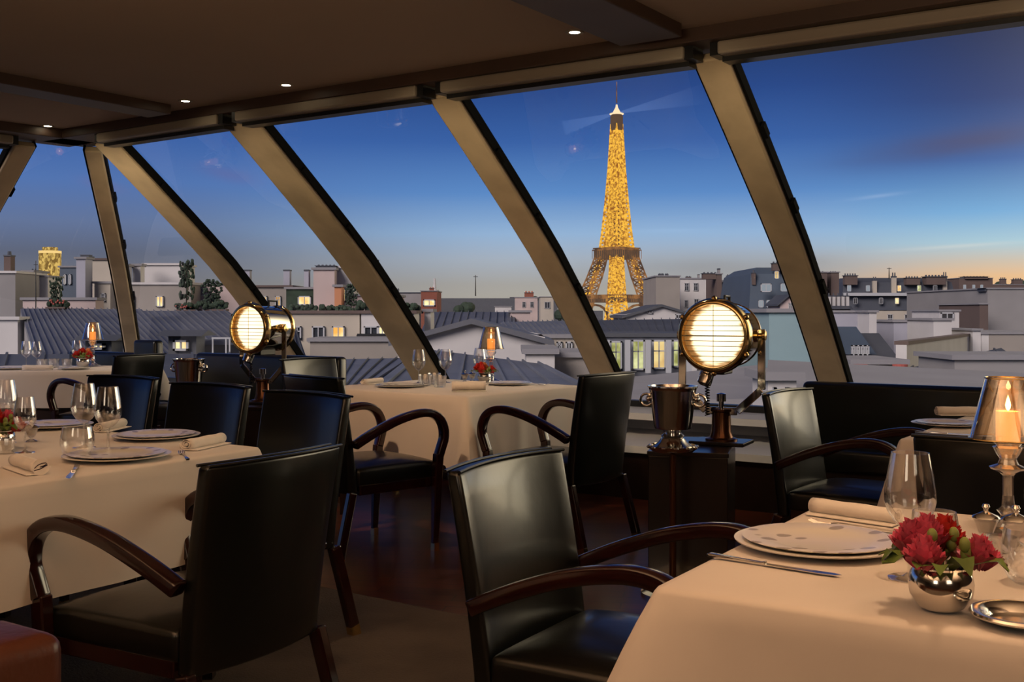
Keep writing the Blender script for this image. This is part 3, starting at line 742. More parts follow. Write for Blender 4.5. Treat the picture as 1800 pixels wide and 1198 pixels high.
gb = MB(); gb.prism([(-900, 12.5), (1400, 12.5), (2200, 2600), (-1900, 2600)], GZ - 2, GZ); gb.v = gb.v
struct('ground', gb, 'street')

def facade(t, D, wins, dz=0):
    """wins: (x0, x1, y0, y1, glass material)"""
    for (x0, x1, y0, y1, g) in wins:
        a, b = px(x0, y1, D), px(x1, y0, D); c = (a + b) / 2; s = b - a; L = t.location
        fw = max(.05, .09 * s.x)
        m = MB(); c0 = V((c.x, D - .04, c.z)) - L
        for sx_ in (-1, 1): m.box(c0 + V((sx_ * (s.x - fw) / 2, 0, 0)), (fw, .12, s.z))
        for sz in (-1, 1): m.box(c0 + V((0, 0, sz * (s.z - fw) / 2)), (s.x, .12, fw))
        m.box(c0, (fw * .7, .1, s.z))
        if s.z > s.x * 1.6: m.box(c0 + V((0, 0, s.z * .12)), (s.x, .1, fw * .7))
        w = m.build('window', 'frame', t)
        MB().box(c0 + V((0, .03, 0)), (s.x - fw, .04, s.z - fw)).build('pane', g, w)
def chimney(t, x, w, y0, y1, D, mat='grey_render', pots=3, dy=0, cap='slate'):
    a, b = px(x - w / 2, y1, D), px(x + w / 2, y0, D); L = t.location; s = b - a; c = (a + b) / 2 - L + V((0, dy, 0))
    o = MB().box(c, (s.x, max(.5, s.x * .6), s.z)).build('chimney', mat, t)
    k = MB().box(c + V((0, 0, s.z / 2)), (s.x * 1.12, max(.56, s.x * .7), s.z * .08)).build('cap', cap, o)
    if pots:
        m = MB()
        for i in range(pots): m.lathe([(s.x * .32 / pots, 0), (s.x * .26 / pots, s.z * .22)], 8, c + V(((i + .5) / pots * s.x - s.x / 2, 0, s.z * .53)))
        m.build('chimney_pot', 'pot' if mat == 'red_brick' else cap, o)
def block(label, x0, x1, y, D, dep, wall='white_render', wins=(), roof=None, ry=0, chim=(), cat='building', zb=None, name='building', group=None, skew=0, parapet=True, rmat=None, ribs=0):
    """front face between picture columns x0, x1 at distance D, top at row y; roof 'mansard' / 'gable' / 'hip' rising to row ry"""
    a, b = px(x0, y, D), px(x1, y, D); zt = a.z; c = V(((a.x + b.x) / 2, D, 0))
    t = thing(name, label, cat, (c.x, D, GZ), 0, group); W = b.x - a.x; H = zt - GZ
    m = MB(); m.quadblock([(-W / 2, 0, H), (W / 2, 0, H), (W / 2 + skew, dep, H), (-W / 2 + skew, dep, H)], 0); m.build('wall', wall, t)
    if roof is None and parapet:
        MB().quadblock([(-W / 2 - .1, -.1, H + .12), (W / 2 + .1, -.1, H + .12), (W / 2 + skew + .1, dep + .1, H + .12), (-W / 2 + skew - .1, dep + .1, H + .12)], H + .002).build('roof', rmat or 'flat_roof', t)
    else:
        rh = (y - ry) / F * D
        rm = rmat or 'slate'
        if roof == 'mansard':
            i = rh * .28; m = MB(); lo = [(-W / 2 - .1, -.15, H), (W / 2 + .1, -.15, H), (W / 2 + .1, dep, H), (-W / 2 - .1, dep, H)]
            hi = [(-W / 2 + i * .3, i, H + rh * .85), (W / 2 - i * .3, i, H + rh * .85), (W / 2 - i * .3, dep - i, H + rh * .85), (-W / 2 + i * .3, dep - i, H + rh * .85)]
            tp = [(-W / 2 + i, i * 2.2, H + rh), (W / 2 - i, i * 2.2, H + rh), (W / 2 - i, dep - i * 2, H + rh), (-W / 2 + i, dep - i * 2, H + rh)]
            m.add(lo + hi + tp, [(0, 1, 5, 4), (1, 2, 6, 5), (2, 3, 7, 6), (3, 0, 4, 7), (4, 5, 9, 8), (5, 6, 10, 9), (6, 7, 11, 10), (7, 4, 8, 11), (8, 9, 10, 11), (3, 2, 1, 0)])
            m.build('roof', rm, t)
        elif roof == 'gable':                                     # ridge along the depth: the front is a gable wall
            m = MB(); p = [(-W / 2, 0, H), (W / 2, 0, H), (0, 0, H + rh)]; q_ = [(x, dep, z) for x, _, z in p]
            m.add(p + q_, [(0, 1, 2), (5, 4, 3), (0, 3, 4, 1)]); m.build('gable', wall, t)
            m = MB(); e = .25
            for s in (-1, 1):
                m.quadblock([(s * (W / 2 + e), -e, H - .1), (0, -e, H + rh + .12), (0, dep, H + rh + .12), (s * (W / 2 + e), dep, H - .1)][::s], 0)
                n = len(m.v)
                for k in range(n - 4, n): m.v[k].z = m.v[k - 4].z - .15
            m.build('roof', rm, t)
        elif roof == 'slope':                                     # pitched towards the viewer, ridge across
            m = MB(); r2 = min(dep * .5, rh * 2.2); A_ = [(-W / 2 - .2, -.3, H), (W / 2 + .2, -.3, H), (W / 2 + .2, dep + .3, H), (-W / 2 - .2, dep + .3, H)]
            B_ = [(-W / 2 - .2 + skew, r2, H + rh), (W / 2 + .2 + skew, r2, H + rh)]
            m.add(A_ + B_, [(0, 1, 5, 4), (1, 2, 5), (2, 3, 4, 5), (3, 0, 4), (3, 2, 1, 0)])
            for k in range(ribs):
                u = (k + .5) / ribs; p = V(A_[0]).lerp(V(A_[1]), u); q_ = V(B_[0]).lerp(V(B_[1]), u); m.bar(p + V((0, 0, .05)), q_ + V((0, 0, .05)), .14, .1)
            m.build('roof', rm, t)
    facade(t, D, wins)
    for c_ in chim: chimney(t, *c_[:4], D + (.6 if len(c_) < 6 else 0), *c_[4:5]) if False else chimney(t, c_[0], c_[1], c_[2], c_[3], D, c_[4] if len(c_) > 4 else 'grey_render', c_[5] if len(c_) > 5 else 3, .8)
    return t
def roofpoly(label, pts, mat='zinc', ribs=0, rmat=None, base='grey_render', name='building', group=None, side=True, drop=None):
    """pts: four (x, y, D) corners of a roof plane, eave-left, eave-right, ridge-right, ridge-left"""
    P = [px(*p) for p in pts]; c = sum(P, V()) / 4; c.z = GZ
    t = thing(name, label, 'building', c, 0, group); Q = [p - c for p in P]
    m = MB(); m.quadblock([p - V((0, 0, .16)) for p in Q], 0); m.build('wall', base, t)
    m = MB(); m.quadblock(Q, 0)
    for k in range(4, 8): m.v[k] = V(Q[k - 4]) - V((0, 0, .15))
    for k in range(ribs):
        u = (k + .5) / ribs; p = Q[0].lerp(Q[1], u); q_ = Q[3].lerp(Q[2], u)
        wdt = (Q[1] - Q[0]).length / ribs * .11
        m.bar(p + V((0, 0, .02)), q_ + V((0, 0, .02)), wdt * .8, .0022 * (P[0].y + 8))
    m.build('roof', mat, t)
    return t
def vents(t, items, D):
    for (x, y, w, h) in items:
        a = px(x, y, D) - t.location
        MB().lathe([(w / F * D / 2, 0), (w / F * D / 2, h / F * D)], 10, a).build('vent_pipe', 'grey_render', t)

# --- far skyline, beyond everything
for i, (x0, x1, y, D, lb) in enumerate([(-40, 60, 520, 520, 'hazy far roofs at the left edge under the grey sky'), (690, 760, 514, 900, 'dark far flat block left of the slim white spire'), (758, 905, 524, 980, 'long dark far block below the grey haze, right of the slim white spire'),
                                   (896, 980, 522, 860, 'far dark block left of the illuminated tower'), (940, 1060, 546, 700, 'low far block at the left foot of the illuminated tower'), (1110, 1170, 548, 700, 'low far block at the right foot of the illuminated tower'),
                                   (220, 300, 512, 800, 'hazy far block behind the white blocks at the left'), (380, 700, 516, 850, 'long hazy far block behind the flat stacks'), (1220, 1500, 516, 900, 'far dim block between the near roofs on the right'),
                                   (1690, 1900, 512, 800, 'far dark block at the right edge under the orange sky')]):
    block(lb, x0, x1, y, D, 40, 'far_city', name='distant_building', group='far skyline')
for i, (x, y, w) in enumerate([(1764, 493, 34), (1792, 491, 30), (1822, 494, 30), (935, 516, 26), (815, 527, 40), (1000, 540, 50)]):
    D = 620 + i * 9; p = px(x, y, D); zt = p.z
    t = thing('tree', ['round dark tree at the right edge against the orange sky', 'dark tree touching the right edge of the view', 'dark tree just beyond the right edge of the view', 'small far tree by the pale arched house', 'low far tree line left of the tower', 'green far tree below the illuminated tower'][i], 'tree', (p.x, D, GZ), 0, 'far trees')
    r = w / F * D / 2; m = MB(); rr = random.Random(i)
    for k in range(9): m.ell((rr.uniform(-.6, .6) * r, rr.uniform(-.5, .5) * r, zt - GZ - r * .8 + rr.uniform(-.35, .3) * r), (r * .5, r * .5, r * .45), 8, 6)
    m.build('crown', 'foliage', t); MB().lathe([(r * .12, 0), (r * .08, zt - GZ - r)], 8).build('trunk', 'darkwood', t)
t = thing('spire', 'slim white spire standing on the far skyline', 'spire', (px(764, 0, 700).x, 700, GZ))
MB().lathe([(1.3, 0), (1.3, px(0, 512, 700).z - GZ), (.5, px(0, 489, 700).z - GZ)], 10).build('shaft', 'white_render', t); MB().lathe([(2.6, px(0, 512, 700).z - GZ - 1), (2.6, px(0, 512, 700).z - GZ + 1)], 10).build('platform', 'white_render', t)

# --- gold-lit round tower at the left
D = 620; p = px(88, 437, D); H = p.z - GZ; R = 18.5 / F * D
t = thing('office_tower', 'round office tower glowing gold at the far left', 'tower', (p.x, D, GZ))
m = MB(); m.lathe([(R * .88, 0), (R * .88, H * .5), (R * .96, H * .7), (R, H * .80), (R, H - 1.2)], 40)
M['goldtower'] = None
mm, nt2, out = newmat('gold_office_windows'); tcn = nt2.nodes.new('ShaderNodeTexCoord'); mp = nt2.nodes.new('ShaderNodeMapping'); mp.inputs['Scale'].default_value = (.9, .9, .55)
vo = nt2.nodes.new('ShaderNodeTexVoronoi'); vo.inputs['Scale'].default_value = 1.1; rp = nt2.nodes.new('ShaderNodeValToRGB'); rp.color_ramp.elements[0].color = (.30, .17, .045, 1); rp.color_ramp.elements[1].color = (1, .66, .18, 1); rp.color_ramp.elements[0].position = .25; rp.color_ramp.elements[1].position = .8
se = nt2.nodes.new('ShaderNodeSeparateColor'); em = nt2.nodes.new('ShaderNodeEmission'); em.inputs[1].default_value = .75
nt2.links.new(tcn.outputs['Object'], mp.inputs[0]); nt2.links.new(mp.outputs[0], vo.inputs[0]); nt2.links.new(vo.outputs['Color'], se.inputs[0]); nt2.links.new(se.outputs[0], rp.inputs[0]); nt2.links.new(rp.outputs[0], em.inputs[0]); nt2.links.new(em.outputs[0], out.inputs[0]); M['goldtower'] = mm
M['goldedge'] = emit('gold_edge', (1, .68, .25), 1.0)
m.build('tower_body', 'goldtower', t, smooth=True)
MB().lathe([(R * 1.02, H - 2.6), (R * 1.02, H - 1.2)], 40).build('cornice', 'goldedge', t, smooth=True)
MB().lathe([(R * .7, H - 1.2), (R * .7, H + .8)], 40).build('roof_cap', 'goldtower', t, smooth=True)
MB().lathe([(R * .88, px(0, 468, D).z - GZ), (R * .99, px(0, 468, D).z - GZ), (R * .99, px(0, 469.5, D).z - GZ), (R * .88, px(0, 469.5, D).z - GZ)], 40).build('dark_band', 'slate', t)

# --- the illuminated iron tower
TD = 1413.0; tx = px(1084, 0, TD).x; tz = -35.8
et = thing('lattice_tower', 'tall iron lattice tower lit gold, rising between two slanting mullions', 'tower', (tx, TD, tz), math.radians(45) - math.atan2(tx, TD))
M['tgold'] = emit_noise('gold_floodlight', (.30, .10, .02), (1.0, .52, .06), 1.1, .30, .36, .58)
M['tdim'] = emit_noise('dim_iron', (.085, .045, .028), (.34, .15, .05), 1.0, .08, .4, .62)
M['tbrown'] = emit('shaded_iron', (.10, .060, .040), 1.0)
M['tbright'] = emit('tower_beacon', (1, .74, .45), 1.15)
TP = [(0, 62), (20, 51), (40, 41), (57, 34.5), (80, 27), (100, 21.5), (112, 18.5), (120, 14.8), (140, 12.8), (179, 9.8), (220, 7.2), (276, 4.8)]
def tw(h):
    for (a, b), (c, d) in zip(TP, TP[1:]):
        if h <= c: return b + (d - b) * (h - a) / (c - a)
    return TP[-1][1]
LWs = [(0, 25), (57, 15.5), (115, 10.5), (150, 10)]
def lw(h):
    for (a, b), (c, d) in zip(LWs, LWs[1:]):
        if h <= c: return b + (d - b) * (h - a) / (c - a)
    return 10
def lattice(mb, ring0, ring1, chord, brace):
    n = len(ring0)
    for i in range(n):
        j = (i + 1) % n
        mb.bar(ring0[i], ring1[i], chord)
        mb.bar(ring0[i], ring1[j], brace); mb.bar(ring0[j], ring1[i], brace); mb.bar(ring1[i], ring1[j], brace * 1.3)
for sx_ in (-1, 1):
    for sy in (-1, 1):
        mb = MB(); mi = MB()
        hs = list(range(0, 57, 8)) + [57, 64, 71, 78, 85, 92, 99, 105, 110, 115]
        def ring(h):
            w_, l_ = tw(h), lw(h); return [V((sx_ * (w_ - a * l_), sy * (w_ - b * l_), h)) for a, b in ((0, 0), (1, 0), (1, 1), (0, 1))]
        for h0, h1 in zip(hs, hs[1:]): lattice(mb, ring(h0), ring(h1), 1.8, 1.15)
        for h0, h1 in zip(hs, hs[1:]):
            r0, r1 = ring(h0), ring(h1); c0, c1 = sum(r0, V()) / 4, sum(r1, V()) / 4; mi.bar(c0, c1, lw(h0) * .45)
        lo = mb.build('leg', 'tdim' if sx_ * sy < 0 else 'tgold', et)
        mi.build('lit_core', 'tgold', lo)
mb = MB(); hs = [115 + k * 5.2 for k in range(32)]
def ring2(h): w_ = tw(h); return [V((w_, w_, h)), V((-w_, w_, h)), V((-w_, -w_, h)), V((w_, -w_, h))]
for h0, h1 in zip(hs, hs[1:]): lattice(mb, ring2(h0), ring2(h1), 2.2, 1.0)
for h0, h1 in zip(hs, hs[1:]):                                     # inner posts
    for sx_, sy in ((0, 1), (1, 0), (0, -1), (-1, 0)):
        mb.bar((sx_ * tw(h0), sy * tw(h0), h0), (sx_ * tw(h1), sy * tw(h1), h1), 1.6)
        for q_ in (-1, 1):
            a = V((sx_ * tw(h0), sy * tw(h0), h0)); b = V((sx_ * tw(h1) + q_ * (1 - abs(sx_)) * tw(h1) , sy * tw(h1) + q_ * (1 - abs(sy)) * tw(h1), h1)); mb.bar(a, b, .9)
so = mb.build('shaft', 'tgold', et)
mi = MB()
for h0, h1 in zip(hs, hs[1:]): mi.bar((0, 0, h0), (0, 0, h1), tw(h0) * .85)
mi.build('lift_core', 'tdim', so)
def deck(h0, h1, w_, name, mat, over=2):
    o = MB().box((0, 0, (h0 + h1) / 2), (2 * w_, 2 * w_, h1 - h0)).build(name, mat, et)
    r = MB()
    for k in range(4):
        d_ = V((math.cos(k * PI / 2), math.sin(k * PI / 2), 0)); s_ = V((-d_.y, d_.x, 0)); W_ = w_ + over
        r.bar(d_ * W_ - s_ * W_ + V((0, 0, h1)), d_ * W_ + s_ * W_ + V((0, 0, h1)), 1.2)
        n_ = int(W_ / 1.6)
        for i in range(n_ + 1): p = d_ * W_ + s_ * W_ * (2 * i / n_ - 1); r.bar(p + V((0, 0, h0 + .5)), p + V((0, 0, h1)), .5)
    r.build('railing', 'tdim', o); return o
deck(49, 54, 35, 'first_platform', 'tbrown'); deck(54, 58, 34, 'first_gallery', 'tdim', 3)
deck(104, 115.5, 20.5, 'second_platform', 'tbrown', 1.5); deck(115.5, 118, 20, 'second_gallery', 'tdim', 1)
for k in range(4):                                                  # arches between the feet
    d_ = V((math.cos(k * PI / 2), math.sin(k * PI / 2), 0)); s_ = V((-d_.y, d_.x, 0)); m = MB()
    for i in range(12):
        a0, a1 = PI * i / 12, PI * (i + 1) / 12
        f_ = lambda a: s_ * 38 * math.cos(a) + V((0, 0, 8 + 38 * math.sin(a))) + d_ * tw(8 + 38 * math.sin(a))
        m.bar(f_(a0), f_(a1), 2.2)
    m.build('arch', 'tdim', et)
MB().lathe([(7, 268), (8, 270), (8, 286), (7, 288)], 8).build('top_platform', 'tbrown', et)
MB().lathe([(8.2, 288), (8.2, 289.5), (5, 291), (3.5, 294), (1.8, 297), (1.0, 301)], 12).build('beacon_dome', 'tbright', et)
MB().lathe([(.9, 303), (.4, 330)], 8).build('antenna', 'tdim', et)
m = MB()
for k in range(22): an = k * 2.4; m.ell((8.4 * math.cos(an), 8.4 * math.sin(an), 289), (.8, .8, .8), 6, 4)
m.build('beacon_lamp', 'tbright', et)
# the beam of its lighthouse lamp, in the haze
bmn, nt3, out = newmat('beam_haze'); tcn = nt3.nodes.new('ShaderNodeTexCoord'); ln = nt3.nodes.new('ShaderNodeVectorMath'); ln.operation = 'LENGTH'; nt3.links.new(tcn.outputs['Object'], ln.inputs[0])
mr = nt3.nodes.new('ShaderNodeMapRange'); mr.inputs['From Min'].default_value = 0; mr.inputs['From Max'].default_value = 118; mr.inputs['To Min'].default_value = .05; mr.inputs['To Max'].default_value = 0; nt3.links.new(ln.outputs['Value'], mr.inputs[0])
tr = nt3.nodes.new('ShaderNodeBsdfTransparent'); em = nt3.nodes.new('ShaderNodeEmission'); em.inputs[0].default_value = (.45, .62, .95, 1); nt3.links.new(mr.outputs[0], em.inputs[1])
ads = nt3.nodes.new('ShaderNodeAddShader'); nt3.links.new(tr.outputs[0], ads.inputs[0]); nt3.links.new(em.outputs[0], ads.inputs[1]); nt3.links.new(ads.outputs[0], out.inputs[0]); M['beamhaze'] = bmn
inv = Matrix.Rotation(-et.rotation_euler.z, 3, 'Z')
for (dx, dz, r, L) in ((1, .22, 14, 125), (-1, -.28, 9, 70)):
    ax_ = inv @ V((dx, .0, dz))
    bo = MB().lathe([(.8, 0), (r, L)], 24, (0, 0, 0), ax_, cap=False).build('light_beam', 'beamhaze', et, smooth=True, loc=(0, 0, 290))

# --- right-hand side
wr = [(x, x + 7, y, y + 11, g) for x, y, g in ((1489, 501, 'litpale'), (1522, 501, 'litpale'), (1612, 501, 'litgreen'), (1640, 501, 'darkwin'), (1577, 501, 'lit'), (1573, 523, 'lit'), (1545, 523, 'darkwin'), (1608, 523, 'litpale'), (1640, 523, 'darkwin'), (1500, 523, 'darkwin'), (1665, 523, 'litpale'))]
t = block('long apartment row with a dark mansard roof and two lit attic windows', 1482, 1684, 545, 180, 18, 'cream_stone', [(x, x + 9, 552, 572, 'darkwin') for x in (1500, 1530, 1560, 1590, 1620, 1650)], 'mansard', 487,
          [(1497, 22, 484, 500, 'brown_brick', 5), (1540, 7, 492, 516, 'cream_stone', 2), (1574, 8, 486, 516, 'cream_stone', 2), (1606, 24, 488, 500, 'brown_brick', 5), (1645, 34, 486, 500, 'brown_brick', 6), (1664, 7, 486, 520, 'cream_stone', 2)], rmat='slate')
facade(t, 179.2, wr[7:]); facade(t, 179.6, [w_ for w_ in wr[:7]])
m = MB(); a = px(1482, 517, 180) - t.location; b = px(1684, 517, 180) - t.location; m.bar(a, b, .9, .5); m.build('zinc_cornice', 'frame', t)
block('brown apartment block with rows of pale windows beyond the long mansard row', 1686, 1745, 489, 199, 12, 'brown_brick', [(x, x + 5, y, y + 12, 'litpale') for x in (1693, 1709, 1723) for y in (500, 522)], chim=[(1715, 40, 486, 490, 'brown_brick', 7)])
block('far block with many chimneys under the orange sky, right of the long mansard row', 1745, 1830, 500, 300, 20, 'brown_brick', chim=[(1765, 10, 490, 502, 'brown_brick', 3), (1790, 16, 491, 502, 'brown_brick', 4)])
block('narrow brown chimney block beside the right slanting mullion', 1430, 1454, 479, 120, 6, 'brown_brick', chim=[(1442, 20, 477, 482, 'brown_brick', 4)])
block('slim brown chimney block, second from the right slanting mullion', 1461, 1475, 479, 121, 5, 'brown_brick', chim=[(1468, 12, 477, 482, 'brown_brick', 3)])
t = block('low dark roof crowded with white chimney stacks at the right', 1440, 1495, 543, 100, 8, 'brown_brick', roof='slope', ry=537)
for k in range(6): chimney(t, 1449 + k * 8, 4.5, 520, 541, 101, 'white_render', 1)
block('large windowless grey block at the right edge', 1736, 1900, 508, 88, 18, 'grey_render', chim=[(1757, 50, 506, 512, 'slate', 0)])
block('tapered brown side wing of the windowless grey block', 1722, 1737, 535, 84, 8, 'brown_brick')
block('lavender rendered wall right of the slanting mullion', 1450, 1540, 549, 62, 9, 'lavender_render', chim=[(1513, 4, 552, 590, 'white_render', 0)])
block('tall white pier beside the lavender wall', 1528, 1541, 549, 59, 2, 'white_render')
block('pale annex with a small dark opening behind the long white wall', 1571, 1640, 566, 66, 7, 'lavender_render', [(1596, 1605, 573, 587, 'darkwin')])
block('white box with ornate relief behind the long white wall', 1641, 1673, 563, 60, 4, 'white_render')
block('dark plant room with a pale pier beyond the ornate white box', 1652, 1686, 547, 72, 5, 'white_render', [(1653, 1676, 549, 561, 'darkwin')])
# long white wall seen at a slant
def slantwall(label, A_, B_, yb, thick, mat):
    a, b = px(*A_), px(*B_); c = (a + b) / 2; c.z = GZ; t = thing('rooftop_parapet', label, 'parapet', c)
    d_ = (b - a); n_ = V((-d_.y, d_.x, 0)).normalized() * thick
    m = MB(); m.quadblock([a - c, b - c, b - c + n_, a - c + n_], 0); m.build('wall_face', mat, t)
    m = MB(); m.bar(a - c + n_ / 2 + V((0, 0, .05)), b - c + n_ / 2 + V((0, 0, .05)), thick * 1.3, .14); m.build('coping', 'brown_brick', t); return t
slantwall('long white rooftop wall running away to the right', (1594, 605, 42), (1710, 589, 62), 0, .4, 'white_render')
block('short white end wall closing the long rooftop wall', 1710, 1724, 581, 60, 3, 'white_render')
block('small white block right of the long rooftop wall', 1726, 1738, 587, 64, 3, 'white_render')
block('low taupe parapet below the windowless grey block', 1739, 1880, 587, 70, 9, 'taupe_render')
roofpoly('dark sloping roof with skylight slots in front of the long white wall', [(1560, 665, 30), (1800, 640, 30), (1760, 611, 42), (1590, 648, 38)], 'zinc_dark', 6)
block('broad plain grey block at the lower right', 1678, 1950, 632, 27, 2.4, 'grey_render', rmat='flat_roof')
t = block('low terrace with rust-red pots and planters at the right', 1500, 1590, 640, 27, 2.4, 'taupe_render', [(1528, 1545, 645, 657, 'darkwin'), (1548, 1566, 645, 657, 'darkwin')])
for x in (1512, 1582):
    p = px(x, 640, 26.2) - t.location; MB().lathe([(.14, -.3), (.18, 0)], 14, p + V((0, 0, 0))).build('plant_pot', 'terracotta_red', t)
t = block('small attic with a dark barrel roof and lit louvres', 1455, 1528, 622, 45, 5, 'zinc_light', [(1496 + k * 7, 1501 + k * 7, 604, 625, 'litgreen') for k in range(0)], 'slope', 575, rmat='blue_slate')
facade(t, 44.3, [(1496 + k * 8, 1503 + k * 8, 606, 624, 'litgreen') for k in range(4)])
block('small dark pointed roof beside the lavender wall', 1524, 1568, 630, 46, 5, 'zinc', roof='slope', ry=587, rmat='zinc_dark')
block('pale turquoise wall between the searchlight and the slanting mullion', 1352, 1448, 549, 34, 6, 'cyan_render', parapet=True)
roofpoly('broad pale flat roof in front of the turquoise wall', [(1344, 700, 17), (1900, 720, 17), (1800, 655, 25), (1350, 632, 26.5)], 'flat_roof', 0)
block('low pale attic with three small vents beside the searchlight', 1350, 1400, 668, 15.5, 1.0, 'white_render', [(1357, 1363, 680, 688, 'darkwin'), (1380, 1388, 680, 688, 'darkwin')])
# dark blue mansard house
t = block('dark blue mansard house with an orange-lit attic window', 1318, 1420, 549, 92, 14, 'blue_slate', (), 'mansard', 468, [(1328, 6, 479, 500, 'brown_brick', 1), (1372, 22, 462, 475, 'brown_brick', 4), (1410, 16, 466, 478, 'brown_brick', 4)], rmat='blue_slate')
facade(t, 91.2, [(1337, 1356, 498, 513, 'litpale'), (1372, 1384, 498, 512, 'litpale'), (1361, 1369, 476, 490, 'litwarm'), (1333, 1342, 527, 540, 'litpale'), (1347, 1356, 527, 540, 'litpale'), (1361, 1371, 524, 546, 'litpale')])
block('small pinkish gabled dormer house right of the blue mansard', 1371, 1400, 532, 86, 4, 'pink_render', [(1386, 1392, 532, 543, 'darkwin')], 'gable', 520)
block('pale house with one tall window left of the blue mansard', 1284, 1326, 492, 110, 9, 'lavender_render', [(1288, 1298, 496, 513, 'darkwin'), (1288, 1312, 525, 540, 'darkwin')], chim=[(1284, 8, 484, 494, 'brown_brick', 2), (1303, 5, 484, 494, 'brown_brick', 1)])
block('dark slated lean-to beside the tall chimney wall', 1270, 1279, 496, 112, 7, 'blue_slate')
block('tall brown chimney wall above the near searchlight', 1260, 1269, 482, 108, 6, 'brown_brick', chim=[(1266, 4, 472, 500, 'grey_render', 0), (1250, 26, 480, 490, 'brown_brick', 4)])
block('white apartment house with paired windows right of the illuminated tower', 1196, 1258, 490, 116, 8, 'white_render', [(1203, 1211, 497, 511, 'darkwin'), (1219, 1227, 497, 511, 'darkwin'), (1203, 1209, 527, 540, 'darkwin'), (1220, 1228, 525, 540, 'darkwin')], chim=[(1212, 9, 486, 492, 'brown_brick', 2), (1230, 3, 482, 492, 'grey_render', 0)])
block('windowless grey gable block just right of the illuminated tower', 1153, 1195, 486, 104, 10, 'taupe_render', chim=[(1164, 9, 481, 488, 'slate', 3), (1174, 5, 481, 488, 'slate', 2)])
block('white low gabled house with small windows below the tower', 1100, 1225, 552, 66, 8, 'white_render', [(1137, 1147, 545, 551, 'darkwin'), (1187, 1198, 552, 560, 'darkwin')], 'gable', 538, rmat='zinc_dark')
t = roofpoly('wide dark slate roof across the centre below the tower', [(1040, 595, 39), (1215, 592, 39), (1215, 560, 52), (1004, 563, 52)], 'zinc_dark', 14)
t = block('grey-white mansard storey with tall lit windows', 1042, 1216, 592, 35, 3.5, 'zinc_light', [(x, x + 21, 599, 650, g) for x, g in ((1052, 'litgreen'), (1072, 'litgreen'))][1:] + [(1110, 1133, 597, 650, 'litgreen'), (1146, 1170, 597, 648, 'litwarm'), (1181, 1203, 597, 645, 'litgreen'), (1047, 1062, 599, 650, 'darkwin')], rmat='zinc_dark')
for k in range(5):
    p = px(1067 + k * 36, 597, 34.6) - t.location; q_ = px(1067 + k * 36, 655, 34.6) - t.location; MB().bar(p, q_, .16).build('pilaster', 'frame', t)
roofpoly('pale flat terrace roof in front of the lit mansard storey', [(1030, 705, 20), (1340, 700, 20), (1345, 640, 27), (1040, 668, 27)], 'flat_roof', 0)
# centre
roofpoly('curved blue-grey zinc roof left of the lit mansard storey', [(905, 598, 36.5), (1035, 592, 36.5), (1000, 563, 50), (880, 566, 50)], 'zinc_light', 14)
block('dim stone storey with dark shop windows under the curved zinc roof', 955, 1016, 594, 35.5, .8, 'cream_stone', [(962, 972, 600, 618, 'darkwin'), (978, 988, 600, 618, 'darkwin'), (994, 1006, 600, 618, 'darkwin')])
t = block('wide low white gable wall behind the middle table lamp', 700, 958, 592, 31, 4, 'white_render', roof='gable', ry=567, rmat='zinc')
block('plain pale chimney block below the curved roof', 925, 975, 622, 25, 3, 'white_render'); block('low taupe block beside the middle mullion foot', 974, 1062, 628, 26, 3, 'taupe_render')
roofpoly('blue zinc roof in front of the middle table', [(640, 690, 17), (1060, 690, 17), (960, 640, 24), (740, 612, 28)], 'zinc_light', 9)
roofpoly('ribbed zinc roof beyond the wide white gable', [(740, 582, 51), (905, 582, 51), (905, 548, 64), (755, 548, 64)], 'zinc', 12)
block('pale chimney wall at the end of the ribbed zinc roof', 746, 757, 548, 44, 2, 'white_render'); block('pinkish attic wall right of the ribbed zinc roof', 897, 932, 549, 60, 4, 'pink_render')
block('brick house with a bright window behind the ribbed zinc roof', 740, 768, 512, 130, 8, 'red_brick', [(744, 765, 526, 538, 'lit')], chim=[(758, 8, 506, 514, 'red_brick', 2)])
block('long low roofline left of the brick house', 688, 742, 515, 135, 8, 'grey_render', chim=[(696, 8, 508, 517, 'slate', 3)], rmat='slate')
block('terracotta and cream houses left of the illuminated tower', 905, 945, 523, 180, 10, 'pink_render', [(918, 924, 530, 540, 'darkwin'), (932, 938, 530, 540, 'darkwin')], chim=[(930, 16, 514, 525, 'red_brick', 3)])
block('small pale house with an arched window left of the illuminated tower', 950, 973, 522, 170, 8, 'cream_stone', [(957, 967, 530, 542, 'darkwin')])
block('low white roof box in the middle distance', 870, 899, 539, 150, 8, 'white_render')
# centre-left apartment block
t = block('cream apartment block with one bright window beside the far searchlight', 505, 632, 551, 42, 7, 'cream_stone', [(516, 530, 573, 596, 'darkwin'), (549, 571, 573, 596, 'darkwin'), (584, 606, 573, 595, 'lit')], rmat='brown_brick')
m = MB(); a, b = px(545, 599, 41.4) - t.location, px(632, 599, 41.4) - t.location; m.bar(a, b, .9, .12); m.build('balcony', 'grey_render', t)
t = block('white rendered block with a dark railing left of the middle table', 635, 728, 551, 41.5, 3, 'white_render', [(640, 665, 573, 603, 'darkwin'), (665, 680, 573, 588, 'lit')], rmat='brown_brick')
m = MB(); m.bar(px(628, 588, 41.2) - t.location, px(690, 588, 41.2) - t.location, .08)
for k in range(24): m.bar(px(628 + k * 2.7, 588, 41.2) - t.location, px(628 + k * 2.7, 603, 41.2) - t.location, .05)
m.build('railing', 'blackmetal', t)
block('lower wing under the cream apartment block', 545, 735, 600, 38, 2.5, 'taupe_render')
roofpoly('grey sloping roof wedge below the far searchlight', [(500, 660, 24), (550, 660, 24), (520, 575, 34), (505, 575, 34)], 'zinc_dark', 4)
